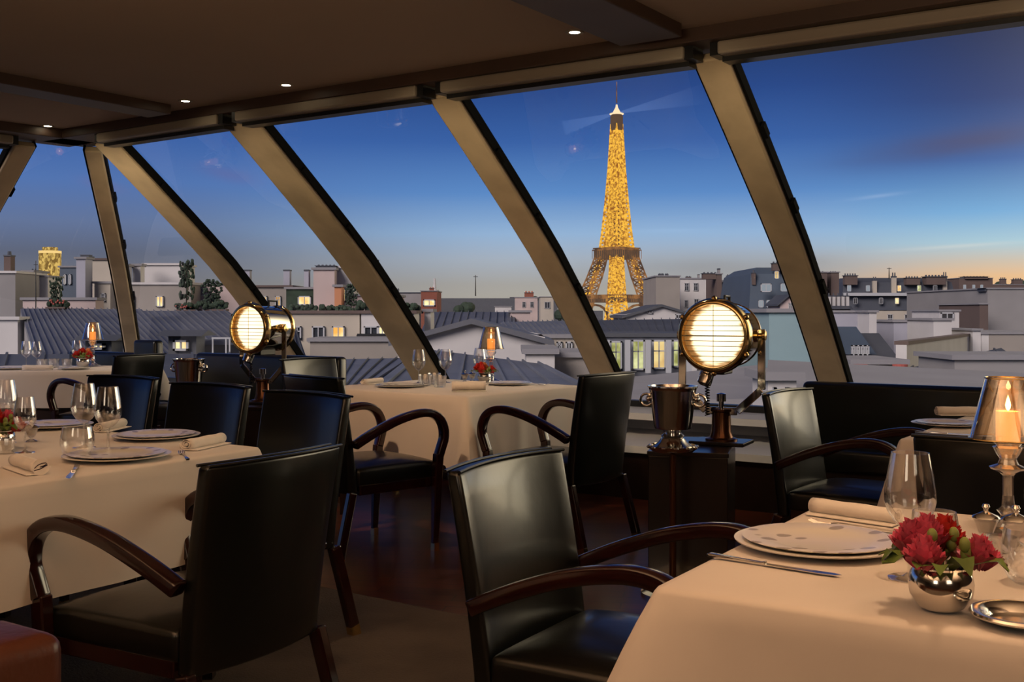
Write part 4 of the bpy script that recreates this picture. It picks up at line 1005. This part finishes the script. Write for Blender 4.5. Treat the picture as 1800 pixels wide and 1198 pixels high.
roofpoly('jumbled blue-grey zinc roofs under the cream apartment block', [(560, 690, 19), (636, 690, 19), (736, 628, 28), (560, 632, 28)], 'zinc_light', 7)
block('flat-roofed penthouse with orange-lit windows behind the far searchlight', 420, 512, 505, 60, 7, 'taupe_render', [(462, 470, 520, 538, 'litwarm'), (484, 494, 520, 538, 'litwarm'), (434, 442, 520, 538, 'darkwin')], chim=[(429, 11, 474, 503, 'lavender_render', 0), (500, 11, 474, 503, 'lavender_render', 0)], rmat='brown_brick')
block('dark green garden wall with one bright window on the rooftop terrace', 503, 552, 508, 58, 5, 'foliage', [(524, 547, 520, 536, 'lit')], chim=[(535, 8, 474, 506, 'lavender_render', 0)])
block('pinkish white rooftop block with antennas and dark chimney pots', 551, 588, 474, 56, 6, 'pink_render', chim=[(569, 34, 466, 475, 'slate', 5)])
block('white and orange penthouse half behind the slanting mullion', 592, 622, 471, 57, 6, 'white_render', [(600, 608, 507, 530, 'litwarm')], rmat='white_render')
block('terracotta orange terrace wall beside the slanting mullion', 588, 600, 504, 55, 1, 'orange_render')
block('low pink-white terrace storey by the slanting mullion', 620, 690, 520, 56, 6, 'pink_render', chim=[(660, 8, 468, 520, 'lavender_render', 2)])
def hedge(label, x0, x1, y0, y1, D, red=False, name='hedge'):
    a, b = px(x0, y1, D), px(x1, y0, D); c = V(((a.x + b.x) / 2, D, a.z)); t = thing(name, label, 'hedge', c)
    m = MB(); rr = random.Random(int(x0)); W = b.x - a.x; H = b.z - a.z; n_ = int(12 + W / H * 8)
    for k in range(n_): m.ell((rr.uniform(-.5, .5) * W, rr.uniform(-.3, .3), rr.uniform(.2, .85) * H), (H * .28, H * .28, H * rr.uniform(.2, .36)), 7, 5)
    m.build('foliage', 'foliage', t); MB().box((0, 0, H * .08), (W, .5, H * .2)).build('planter', 'brown_brick', t)
    if red:
        m = MB()
        for k in range(10): m.ell((rr.uniform(-.5, .5) * W, -.3, rr.uniform(.3, .9) * H), (H * .12, H * .12, H * .12), 6, 4)
        m.build('blossom', 'terracotta_red', t)
hedge('leafy rooftop hedge on the cream apartment block', 506, 628, 536, 551, 43)
hedge('leafy rooftop hedge left of the middle slanting mullion', 632, 735, 530, 551, 43.5)
hedge('green planter behind the far searchlight', 345, 400, 530, 546, 47.5)
hedge('row of red flowering planters on the left rooftop', 312, 346, 533, 546, 47, True)
hedge('dark shrub with a red bloom on the far left terrace', 84, 118, 526, 542, 45.3, True)
def tree(label, x, w, y0, y1, D, seed=1):
    p = px(x, y1, D); H = (y1 - y0) / F * D; W = w / F * D; t = thing('tree', label, 'tree', p); rr = random.Random(seed); m = MB()
    for k in range(120): a = rr.uniform(0, 6.28); q_ = rr.uniform(0, 1) ** .6; z = rr.uniform(.25, 1); m.ell((math.cos(a) * q_ * W * .45, math.sin(a) * q_ * W * .3, z * H), (W * .07, W * .07, H * .045), 6, 4)
    m.build('crown', 'foliage', t); MB().lathe([(W * .05, 0), (W * .03, H * .8)], 8).build('trunk', 'darkwood', t)
tree('dark feathery rooftop tree beside the white block', 328, 32, 458, 546, 49, 3); tree('small umbrella-shaped rooftop tree by the left slanting mullion', 372, 40, 492, 548, 48, 4); tree('dark conical rooftop tree in front of the round gold tower', 98, 26, 488, 546, 50, 5); tree('small tree beside the mullion by the bright window', 618, 26, 500, 548, 46, 6)
# left-hand side
block('wide white windowless rooftop block at the left', 253, 318, 466, 64, 2.80, 'white_render', rmat='white_render'); block('slim white chimney stack left of the wide white block', 233, 247, 467, 62, 0.70, 'white_render', chim=[(240, 12, 463, 468, 'slate', 2)])
block('small white chimney stack beside the thin mullion', 214, 224, 468, 61, 0.70, 'lavender_render', chim=[(219, 7, 464, 470, 'slate', 1)])
block('grey penthouse storey with two bright windows at the left', 222, 336, 500, 58, 1.75, 'taupe_render', [(224, 237, 520, 540, 'lit'), (275, 288, 520, 539, 'lit')], rmat='white_render')
block('pale penthouse right of the feathery tree', 340, 420, 500, 60, 2.10, 'pink_render', [(352, 360, 506, 520, 'darkwin')])
block('pale rectangular rooftop tower left of the thin mullion', 159, 196, 457, 66, 2.45, 'cream_stone', rmat='brown_brick', chim=[(150, 8, 450, 470, 'slate', 0)])
block('slim lower pier of the pale rooftop tower', 166, 194, 498, 63, 1.05, 'cream_stone', [(178, 186, 515, 530, 'darkwin')])
block('round-looking bluish chimney stack with a dark cap', 134, 150, 455, 62, 1.05, 'lavender_render', chim=[(142, 15, 447, 460, 'slate', 0)])
block('dark slated house left of the bluish chimney stack', 105, 136, 470, 74, 2.80, 'blue_slate', [(112, 117, 482, 500, 'litwarm'), (121, 126, 482, 500, 'litpale')])
block('low pinkish parapet wall on the left roofs', 40, 168, 527, 52, 1.05, 'pink_render'); block('white stepped rooftop block in front of the gold tower', 62, 84, 487, 68, 2.10, 'white_render', chim=[(50, 10, 475, 490, 'slate', 2)])
block('small white rooftop block, leftmost below the round gold tower', 40, 58, 478, 67, 2.10, 'white_render', chim=[(50, 20, 474, 480, 'slate', 0)])
block('grey-white tall side wall at the left edge', -60, 27, 480, 56, 2.80, 'grey_render', rmat='white_render', chim=[(4, 12, 448, 480, 'brown_brick', 1)])
block('pale stepped terrace building at the left edge', -60, 31, 562, 40, 0.70, 'white_render', rmat='white_render')
roofpoly('ribbed blue zinc roof at the far left, sloping to the right', [(60, 622, 31), (229, 622, 31), (147, 542, 45.5), (36, 542, 45.5)], 'zinc', 13)
roofpoly('ribbed blue zinc roof behind the thin mullion', [(231, 622, 31), (325, 622, 31), (249, 543, 45.5), (149, 543, 45.5)], 'zinc', 9)
roofpoly('ribbed blue zinc roof left of the far searchlight', [(327, 622, 31), (500, 622, 31), (400, 546, 45.5), (251, 546, 45.5)], 'zinc', 12)
t = block('low dormer with one bright window under the left zinc roofs', 296, 345, 590, 25, 0.70, 'zinc_dark', [(306, 333, 597, 616, 'lit')], 'slope', 580, rmat='zinc_dark')
t = block('second low dormer with a small bright window at the far left', 150, 196, 598, 24, 0.70, 'zinc_dark', [(164, 186, 603, 614, 'lit')], 'slope', 588, rmat='zinc_dark')
block('dark lead-clad attic box between the left zinc roofs', 345, 420, 605, 26, 1.05, 'zinc_dark', [(375, 388, 596, 620, 'litpale')][:0], 'slope', 596, rmat='zinc_dark')
roofpoly('dim near zinc roof behind the left window benches', [(-40, 680, 15), (520, 690, 15), (500, 622, 23), (-20, 622, 23)], 'zinc_dark', 8)
t = thing('window_canopy', 'small white metal frame standing on the left zinc roof', 'frame', px(388, 622, 25)); m = MB()
for k in (-.18, .12, .2): m.bar((k, 0, 0), (k, 0, .36), .03)
m.bar((-.2, 0, .36), (.22, 0, .36), .035); m.build('rack', 'frame', t)
for (x, y0, y1, D, lb) in ((63, 458, 545, 50, 'thin dark mast in front of the round gold tower'), (836, 483, 520, 110, 'thin mast on the far skyline left of the tower'), (1563, 470, 490, 170, 'thin aerial on the long mansard row')):
    p = px(x, y1, D); t = thing('mast', lb, 'mast', p, 0); H = (y1 - y0) / F * D
    MB().lathe([(.0006 * D, 0), (.0003 * D, H)], 6).build('pole', 'blackmetal', t)
    MB().bar((-.002 * D, 0, H * .92), (.002 * D, 0, H * .92), .0005 * D).build('crossbar', 'blackmetal', t)
# ------------------------------------------------------------ things on the tables
TZ = .7545
def at(x, y): p = onz(x, y, TZ); return p
def reg(o):
    bpy.context.view_layer.update()
    for x in [o] + list(o.children_recursive): KIDS[x.name] = [y for y in x.children]
    return o
SRC2 = {}
def inst(key, maker, label, loc, rz=0, group=None, scale=None):
    if key not in SRC2:
        o = maker(); SRC2[key] = reg(o); o.location = loc; o.rotation_euler = (0, 0, rz); o['label'] = label
        if group: o['group'] = group
        if scale: o.scale = (scale,) * 3
        return o
    return dup(SRC2[key], loc, rz, label, group, scale)
def mk_wine():
    t = thing('wine_glass', 'x', 'wine glass')
    MB().lathe([(.0365, .0), (.036, .0015), (.012, .004), (.005, .010), (.0038, .03), (.0036, .07), (.0045, .082)], 36, cap=False).build('stem', 'crystal', t, smooth=True)
    MB().lathe([(.002, .079), (.012, .083), (.026, .095), (.037, .112), (.042, .130), (.0415, .145), (.038, .170), (.0335, .195), (.0305, .2105), (.0297, .2105), (.0325, .195), (.037, .170), (.0405, .145), (.041, .130), (.036, .113)], 48, cap=False).build('bowl', 'glass', t, smooth=True)
    return t
def mk_tumbler():
    t = thing('tumbler', 'x', 'drinking glass')
    MB().lathe([(.0, .001), (.022, .001), (.032, .008), (.040, .024), (.0435, .042), (.042, .062), (.0375, .085), (.0365, .085), (.041, .062), (.0422, .042), (.038, .026), (.02, .010), (.0, .009)], 48, cap=False).build('body', 'glass', t, smooth=True)
    return t
def mk_cut():
    t = thing('cut_glass_tumbler', 'x', 'drinking glass')
    m = MB(); m.lathe([(.0, .001), (.026, .001), (.028, .006), (.031, .03), (.034, .055), (.033, .055), (.029, .03), (.024, .01), (.0, .01)], 14, cap=False); m.build('body', 'crystal', t); return t
def mk_salt():
    t = thing('salt_cellar', 'x', 'salt cellar')
    MB().lathe([(.019, 0), (.017, .003), (.006, .009), (.006, .014), (.013, .018), (.021, .04), (.024, .046), (.022, .046), (.018, .038), (.0, .020)], 12, cap=False).build('dish', 'crystal', t)
    MB().lathe([(.0, .021), (.012, .021), (.019, .040), (.0, .041)], 16, cap=False).build('salt', 'napkin', t, smooth=True)
    MB().lathe([(.025, .046), (.022, .050), (.010, .055), (.004, .058), (.004, .062), (.007, .066), (.005, .071), (.0, .072)], 20, cap=False).build('lid', 'silver', t, smooth=True)
    return t
def mk_plate():
    t = thing('charger_plate', 'x', 'plate')
    MB().lathe([(.0, .002), (.085, .002), (.10, .004), (.157, .013), (.158, .0155), (.155, .016), (.102, .0085), (.0, .0065)], 72, cap=False).build('charger', 'china', t, smooth=True)
    MB().lathe([(.0, .0075), (.075, .0075), (.09, .011), (.140, .0185), (.1425, .0205), (.139, .021), (.093, .016), (.078, .0125), (.0, .0115)], 72, cap=False).build('dinner_plate', 'pattern', t, smooth=True)
    return t
def mk_napkin(L=.20, r=.021, logo=False):
    t = thing('rolled_napkin', 'x', 'napkin'); m = MB()
    n = 40; turns = 2.2; pr = []
    for i in range(n + 1):
        a = i / n * turns * 2 * PI; q_ = r * (.35 + .65 * i / n); pr.append((q_ * math.cos(a - 1.2), q_ * math.sin(a - 1.2)))
    vs = []; S = 9
    for j in range(S):
        x = (j / (S - 1) - .5) * L; k_ = 1 + .05 * math.sin(j * 1.7)
        vs += [(x, p[0] * k_ * 1.12, p[1] * k_ * .92 + r * .95) for p in pr]
    fs = [(j * (n + 1) + i, j * (n + 1) + i + 1, (j + 1) * (n + 1) + i + 1, (j + 1) * (n + 1) + i) for j in range(S - 1) for i in range(n)]
    m.add(vs, fs)
    # slimmer core so that the open spiral reads as cloth
    m.lathe([(r * .25, -L / 2 + .004), (r * .25, L / 2 - .004)], 10, (0, 0, r * .95), (1, 0, 0))
    o = m.build('linen', 'napkin', t, smooth=True); md = o.modifiers.new('t', 'SOLIDIFY'); md.thickness = .0022
    fl = MB(); fl.add([(-L / 2, r * .2, .002), (L / 2, r * .2, .002), (L / 2 + .003, -r * 1.7, .002), (-L / 2 + .004, -r * 1.8, .002), (-L / 2, r * .2, .006), (L / 2, r * .2, .006), (L / 2 + .003, -r * 1.7, .004), (-L / 2 + .004, -r * 1.8, .004)],
        [(0, 1, 2, 3), (7, 6, 5, 4), (0, 4, 5, 1), (1, 5, 6, 2), (2, 6, 7, 3), (3, 7, 4, 0)]); fl.build('folded_edge', 'napkin', t)
    if logo:
        g = MB()
        pts = [(-.013, -.002), (-.006, .006), (.002, .010), (.010, .011), (.013, .008), (.008, .004), (-.002, .000), (.004, .0005), (.012, .004)]
        x0 = L / 2 + .0015
        g.tube([(x0, a * 1.15, r * .95 + b * .9) for a, b in pts], .0011, 6, up=(1, 0, 0)); g.tube([(x0, -.016, r * .6), (x0, .0, r * .75), (x0, .016, r * 1.15)], .0011, 6, up=(1, 0, 0))
        MB().lathe([(r * .98, 0), (r * .98, .001), (.0, .001)], 24, (L / 2, 0, r * .95), (1, 0, 0), cap=False).build('folded_end', 'napkin', t)
        g.build('embroidery', 'ink', o)
    return t
def mk_knife():
    t = thing('table_knife', 'x', 'knife')
    m = MB(); m.sweep([(-.125, 0, .005), (-.12, 0, .006), (-.06, 0, .005), (-.02, 0, .0045), (-.012, 0, .0055)], [(-.006, -.003), (.006, -.003), (.006, .003), (-.006, .003)], scales=[.7, 1.15, .9, .75, 1]); m.build('handle', 'silver', t, smooth=True, bevel=.001)
    m = MB(); m.prism([(-.012, -.006), (.09, -.009), (.115, -.006), (.125, .003), (.11, .0075), (-.012, .0065)], .003, .0045); m.build('blade', 'silver', t)
    return t
def mk_fork():
    t = thing('table_fork', 'x', 'fork')
    m = MB(); m.sweep([(-.10, 0, .004), (-.095, 0, .005), (-.04, 0, .006), (.03, 0, .009), (.045, 0, .006)], [(-.006, -.0015), (.006, -.0015), (.006, .0015), (-.006, .0015)], scales=[.8, 1.2, .6, .5, 1.4]); m.build('handle', 'silver', t, smooth=True)
    m = MB()
    for k in range(4): y = (k - 1.5) * .0055; m.tube([(.045, y * .9, .006), (.06, y, .003), (.08, y, .0035), (.095, y * .95, .009)], .0016, 6)
    m.build('tines', 'silver', t, smooth=True); return t
def mk_lamp():
    t = thing('candle_lamp', 'x', 'candle lamp')
    # heavy crystal candlestick
    MB().lathe([(.0, .0), (.055, .0), (.056, .006), (.040, .012), (.020, .022), (.014, .034), (.022, .044), (.013, .052), (.011, .075), (.011, .115), (.016, .120), (.034, .128), (.036, .132), (.020, .138), (.016, .148), (.024, .160), (.030, .172), (.020, .176)], 16, cap=False).build('candlestick', 'crystal', t)
    c = MB(); c.lathe([(.020, .174), (.030, .182), (.031, .28), (.029, .28), (.028, .184), (.0, .18)], 32, cap=False); c.build('glass_cup', 'glass', t, smooth=True)
    MB().lathe([(.0, .185), (.023, .185), (.023, .245), (.0, .243)], 24, cap=False).build('candle', 'wax', t, smooth=True, angle=30)
    MB().lathe([(.0, .245), (.004, .25), (.0055, .257), (.003, .268), (.0, .277)], 12, cap=False).build('flame', 'flame', t, smooth=True)
    sh = MB(); sh.lathe([(.074, .190), (.0725, .1915), (.044, .310), (.0435, .312)], 48, cap=False); so = sh.build('lamp_shade', 'shade', t, smooth=True)
    for r, z in ((.074, .190), (.0437, .312)): MB().tube([(r * math.cos(a * PI / 24), r * math.sin(a * PI / 24), z) for a in range(48)], .0016, 6, closed=True).build('rim', 'brass', so, smooth=True)
    m = MB()
    for k in range(3): a = k * 2 * PI / 3; m.bar((.03 * math.cos(a), .03 * math.sin(a), .282), (.0445 * math.cos(a), .0445 * math.sin(a), .309), .002)
    m.build('shade_carrier', 'brass', t)
    return t
def mk_flowers(pal, seed=1, vase='silver', name='flower_vase'):
    def f():
        t = thing(name, 'x', 'flowers'); rr = random.Random(seed)
        MB().lathe([(.0, .0), (.018, .0), (.030, .006), (.041, .022), (.0435, .038), (.041, .052), (.036, .060), (.037, .063), (.034, .062), (.038, .05), (.040, .038), (.036, .022), (.0, .01)], 48, cap=False).build('vase', vase, t, smooth=True)
        # ruffled blooms: layers of bent petals
        spots = [(-.038, -.022, .088, 0), (.046, -.018, .084, 0), (-.010, .020, .108, 0), (.022, .030, .104, 1), (-.03, .028, .10, 0)]
        for bi, (bx, by, bz, pc) in enumerate(spots):
            m = MB(); R = .027
            for L in range(4):
                n_ = 5 + L; rad = R * (.25 + .25 * L)
                for k in range(n_):
                    a = k / n_ * 2 * PI + L * .6 + rr.uniform(-.2, .2); u_ = V((math.cos(a), math.sin(a), 0)); v_ = V((-u_.y, u_.x, 0)); wd = R * (.34 + .12 * L)
                    g = []; 
                    for i in range(5):
                        s = i / 4
                        for j in range(5):
                            w_ = (j / 4 - .5) * 2
                            ruf = .0035 * math.sin(j * 2.6 + k) * s * s
                            g.append(V((bx, by, bz)) + u_ * (rad * (.25 + .75 * s ** .8) + ruf - abs(w_) ** 2 * wd * .25 * s) + v_ * w_ * wd * (.35 + .65 * math.sin(s * PI * .62)) + V((0, 0, -.022 + (.044 - .008 * L) * s ** .9 + ruf - .004 * w_ * w_)))
                    m.add(g, [(i * 5 + j, i * 5 + j + 1, (i + 1) * 5 + j + 1, (i + 1) * 5 + j) for i in range(4) for j in range(4)])
            b_ = m.build('bloom', pal[pc if pc < len(pal) else 0], t, smooth=True)
            MB().tube([(bx, by, bz - .02), (bx * .5, by * .5, .05), (0, 0, .02)], .0018, 6).build('flower_stem', 'leaf', b_, smooth=True)
        for k in range(7):
            a = rr.uniform(0, 6.28) if k > 2 else (-1.2 + .5 * k); r = .02 + .012 * rr.random(); m = MB().ell((r * math.cos(a) + .004, r * math.sin(a) - .006, .076 + .03 * rr.random()), (.0075, .0075, .011), 10, 7); m.build('bud', 'bud', t, smooth=True)
        for k in range(13):
            a = k / 13 * 2 * PI + rr.uniform(-.2, .2); L = .045 + .02 * rr.random(); u_ = V((math.cos(a), math.sin(a), 0)); v_ = V((-u_.y, u_.x, 0)); st = u_ * .03 + V((0, 0, .062)); g = []
            for i in range(6):
                s = i / 5; wv = .017 * math.sin(PI * min(.97, s * .95 + .05)) ** .8
                c = st + u_ * L * s + V((0, 0, .026 * math.sin(s * 2.6) * (.4 + .6 * rr.random()))); g += [c - v_ * wv, c + V((0, 0, -.003)), c + v_ * wv]
            m = MB(); m.add(g, [(i * 3 + j, i * 3 + j + 1, (i + 1) * 3 + j + 1, (i + 1) * 3 + j) for i in range(5) for j in range(2)]); m.build('leaf', 'darkleaf' if k in (0, 1, 12) else 'leaf', t, smooth=True)
        return t
    return f
ang = lambda p, q_: math.atan2(q_.y - p.y, q_.x - p.x)

# front right table
inst('plate', mk_plate, 'porcelain plate with grey leaf pattern on a charger, on the front right table', at(1440, 962), .4, 'plates')
a, b = at(1250, 980), at(1472, 1014); inst('knife', mk_knife, 'silver table knife lying in front of the leaf-patterned plate', (a + b) / 2, ang(a, b), 'table knives')
a, b = at(1424, 902), at(1590, 926); inst('napkin', mk_napkin, 'rolled white napkin behind the leaf-patterned plate', (a + b) / 2 + V((0, .01, 0)), ang(a, b), 'rolled napkins')
a, b = at(1425, 917), at(1570, 934); inst('fork', mk_fork, 'silver fork beside the rolled napkin on the front right table', (a + b) / 2 + V((.0, -.02, 0)), ang(b, a), 'table forks')
inst('wine', mk_wine, 'large clear wine glass in front of the rolled napkin, front right table', at(1600, 1016), 0, 'wine glasses')
inst('tumbler', mk_tumbler, 'stemless glass directly behind the pink flowers', at(1650, 985) + V((0, .02, 0)), 0, 'stemless glasses')
inst('tumbler', mk_tumbler, 'stemless glass at the right edge beside the pink flowers', at(1812, 1026), 0, 'stemless glasses', 1.08)
inst('wine', mk_wine, 'wine glass at the right edge in front of the large candle lamp', at(1838, 985), 0, 'wine glasses', .86)
fv = inst('flowers', mk_flowers(('petal', 'petalred'), 2), 'round silver vase of pink ruffled flowers on the front right table', at(1654, 1072), .15, 'posies in silver vases', 1.08)
inst('salt', mk_salt, 'lidded crystal salt cellar left of the large candle lamp', at(1733, 953), 0, 'salt cellars', 1.05)
inst('salt', mk_salt, 'lidded crystal salt cellar in front of the large candle lamp', at(1786, 960), .4, 'salt cellars', 1.1)
inst('cut', mk_cut, 'small cut-glass dish between the salt cellars and the flowers', at(1760, 985), 0, 'cut glass tumblers', .8)
lp = at(1772, 935); inst('lamp', mk_lamp, 'large crystal candle lamp with mirrored shade at the right edge', lp, .3, 'candle lamps', 1.0)
t = thing('silver_dish', 'small round silver dish at the right edge in front of the flowers', 'dish', at(1797, 1097))
MB().lathe([(.0, .003), (.045, .003), (.052, .010), (.060, .013), (.069, .012), (.071, .015), (.069, .018), (.060, .018), (.050, .014), (.043, .006), (.0, .006)], 56, cap=False).build('body', 'silver', t, smooth=True)

# left table
inst('plate', mk_plate, 'plate near the right front of the large left table, beside a rolled napkin', at(206, 806), 1.1, 'plates')
inst('plate', mk_plate, 'plate behind the stemless glass on the large left table', at(275, 770), 2.0, 'plates', .95)
inst('plate', mk_plate, 'plate at the far left edge of the large left table', at(92, 751), .2, 'plates', .95)
a, b = at(304, 797), at(408, 775); inst('napkin', mk_napkin, 'rolled napkin at the right end of the large left table', (a + b) / 2, ang(a, b), 'rolled napkins', 1.05)
a, b = at(160, 763), at(226, 748); inst('napkin', mk_napkin, 'rolled napkin behind the paired wine glasses', (a + b) / 2, ang(a, b), 'rolled napkins')
a, b = at(4, 822), at(96, 832); inst('napkin_logo', lambda: mk_napkin(logo=True), 'rolled napkin with a dark stitched mark on its end, near left', (a + b) / 2, ang(a, b) - .35, 'rolled napkins', 1.1)
inst('plate', mk_plate, 'plate under the napkin with the stitched mark, at the left edge', at(-5, 834) + V((0, .0, -.0)), 2.5, 'plates', .8).location.x -= .16
inst('wine', mk_wine, 'wine glass on the large left table, left one of the pair', at(148, 786), 0, 'wine glasses')
inst('wine', mk_wine, 'wine glass on the large left table, right one of the pair', at(190, 797), 0, 'wine glasses')
inst('tumbler', mk_tumbler, 'stemless glass in front of the paired wine glasses, large left table', at(136, 806), 0, 'stemless glasses', 1.15)
inst('wine', mk_wine, 'wine glass at the left edge behind the red flowers', at(8, 778), 0, 'wine glasses', 1.02)
inst('wine', mk_wine, 'lower wine glass just right of the red flowers at the left edge', at(44, 795), 0, 'wine glasses', .84)
inst('cut', mk_cut, 'cut-glass tumbler beside the red flowers at the left edge', at(38, 794) + V((-.03, -.04, 0)), 0, 'cut glass tumblers')
inst('flowers_red', mk_flowers(('petalred', 'petal'), 5), 'silver vase of red flowers at the left edge of the large left table', at(2, 790), .5, 'posies in silver vases')
inst('salt', mk_salt, 'lidded salt cellar beside the red flowers at the left edge', at(55, 776), 0, 'salt cellars')
a, b = at(262, 823), at(318, 800); inst('fork', mk_fork, 'silver fork beside the rolled napkin on the large left table', at(324, 803), ang(a, b) + .4, 'table forks')
a, b = at(90, 818), at(160, 835); inst('knife', mk_knife, 'silver knife in front of the stemless glass on the large left table', at(128, 832), ang(a, b) - .5, 'table knives')

# middle table
a, b = at(630, 677), at(678, 672); inst('napkin', mk_napkin, 'rolled napkin at the left end of the middle window table', (a + b) / 2, ang(a, b), 'rolled napkins')
inst('plate', mk_plate, 'plate beside the rolled napkin on the middle window table', at(703, 680), 0, 'plates', .9)
inst('plate', mk_plate, 'plate at the right side of the middle window table', at(895, 676), 0, 'plates', .9)
for x, y, lb in ((736, 673, 'wine glass on the middle table against the slanting mullion foot'), (783, 672, 'wine glass on the middle table, between the two others'), (843, 668, 'wine glass on the middle table behind the posy and left of the candle lamp')):
    inst('wine', mk_wine, lb, at(x, y), 0, 'wine glasses')
for x, y, lb in ((747, 678, 'cut-glass tumbler on the middle table, leftmost of its three'), (763, 675, 'cut-glass tumbler on the middle table, second of its three'), (773, 680, 'cut-glass tumbler on the middle table, third of its three')):
    inst('cut', mk_cut, lb, at(x, y), 0, 'cut glass tumblers', 1.25)
inst('salt', mk_salt, 'salt cellar on the middle table, left one beside the posy', at(817, 671), 0, 'salt cellars')
inst('salt', mk_salt, 'salt cellar on the middle table, right one beside the posy', at(830, 670), .3, 'salt cellars')
inst('flowers_orange', mk_flowers(('petalred', 'petalorange'), 8), 'small posy of red and orange flowers on the middle window table', at(847, 669) + V((.02, -.16, 0)), .7, 'posies in silver vases')
inst('lamp', mk_lamp, 'candle lamp with mirrored shade on the middle window table', at(863, 672) + V((0, .05, 0)), .3, 'candle lamps', 1.12)
t = inst('napkin_fold', lambda: mk_napkin(.19, .034), 'thick peach-lit folded napkin at the front of the middle table', at(824, 687) , .1, 'rolled napkins')
inst('fork', mk_fork, 'silver fork at the right side of the middle window table', at(935, 677), .1, 'table forks')

# far left table
for x, y, lb in ((46, 645, 'wine glass on the far left table, leftmost'), (64, 646, 'wine glass on the far left table, second from the left'), (135, 643, 'wine glass on the far left table beside the orange-red posy')):
    inst('wine', mk_wine, lb, at(x, y), 0, 'wine glasses')
for x, y, lb in ((75, 646, 'cut-glass tumbler beside the two wine glasses on the far left table'), (95, 645, 'cut-glass tumbler in the middle of the far left table'), (118, 645, 'cut-glass tumbler left of the posy on the far left table')):
    inst('cut', mk_cut, lb, at(x, y), 0, 'cut glass tumblers', 1.25)
inst('napkin', mk_napkin, 'rolled napkin at the front of the far left table', at(66, 650), .1, 'rolled napkins', 1.1)
inst('plate', mk_plate, 'plate at the left of the far left table', at(18, 649), 0, 'plates', .8)
inst('plate', mk_plate, 'plate in front of the posy on the far left table', at(130, 649), 0, 'plates', .75)
inst('flowers_orange', None, 'orange-red posy on the far left table below the candle lamp', at(146, 645), 0, 'posies in silver vases', 1.2)
inst('lamp', mk_lamp, 'candle lamp on the far left table, against the zinc roofs', at(163, 643), .2, 'candle lamps', 1.15)

# right window table
a, b = at(1690, 742), at(1745, 742); inst('napkin', mk_napkin, 'rolled napkin on the right window table beside the mirrored lamp shade', (a + b) / 2 + V((.06, .3, 0)), ang(a, b), 'rolled napkins', 1.1)
inst('plate', mk_plate, 'plate on the right window table, beyond the black chair', at(1665, 748), 0, 'plates', .85)
inst('knife', mk_knife, 'silver knife on the right window table beyond the black chair', at(1672, 764), -.5, 'table knives')

# candles give off a little real light
for o in [x for x in bpy.data.objects if x.name.startswith('candle_lamp')]:
    s = o.scale.x
    lamp('POINT', 'candle_light', V(o.location) + V((0, 0, .285 * s)), 1.2, (1, .5, .2), .01)

for o in bpy.data.objects:
    if o.type == 'LIGHT' and o.name.startswith(('mullion_fill', 'ceiling_spot', 'candle_light')): o.visible_glossy = False
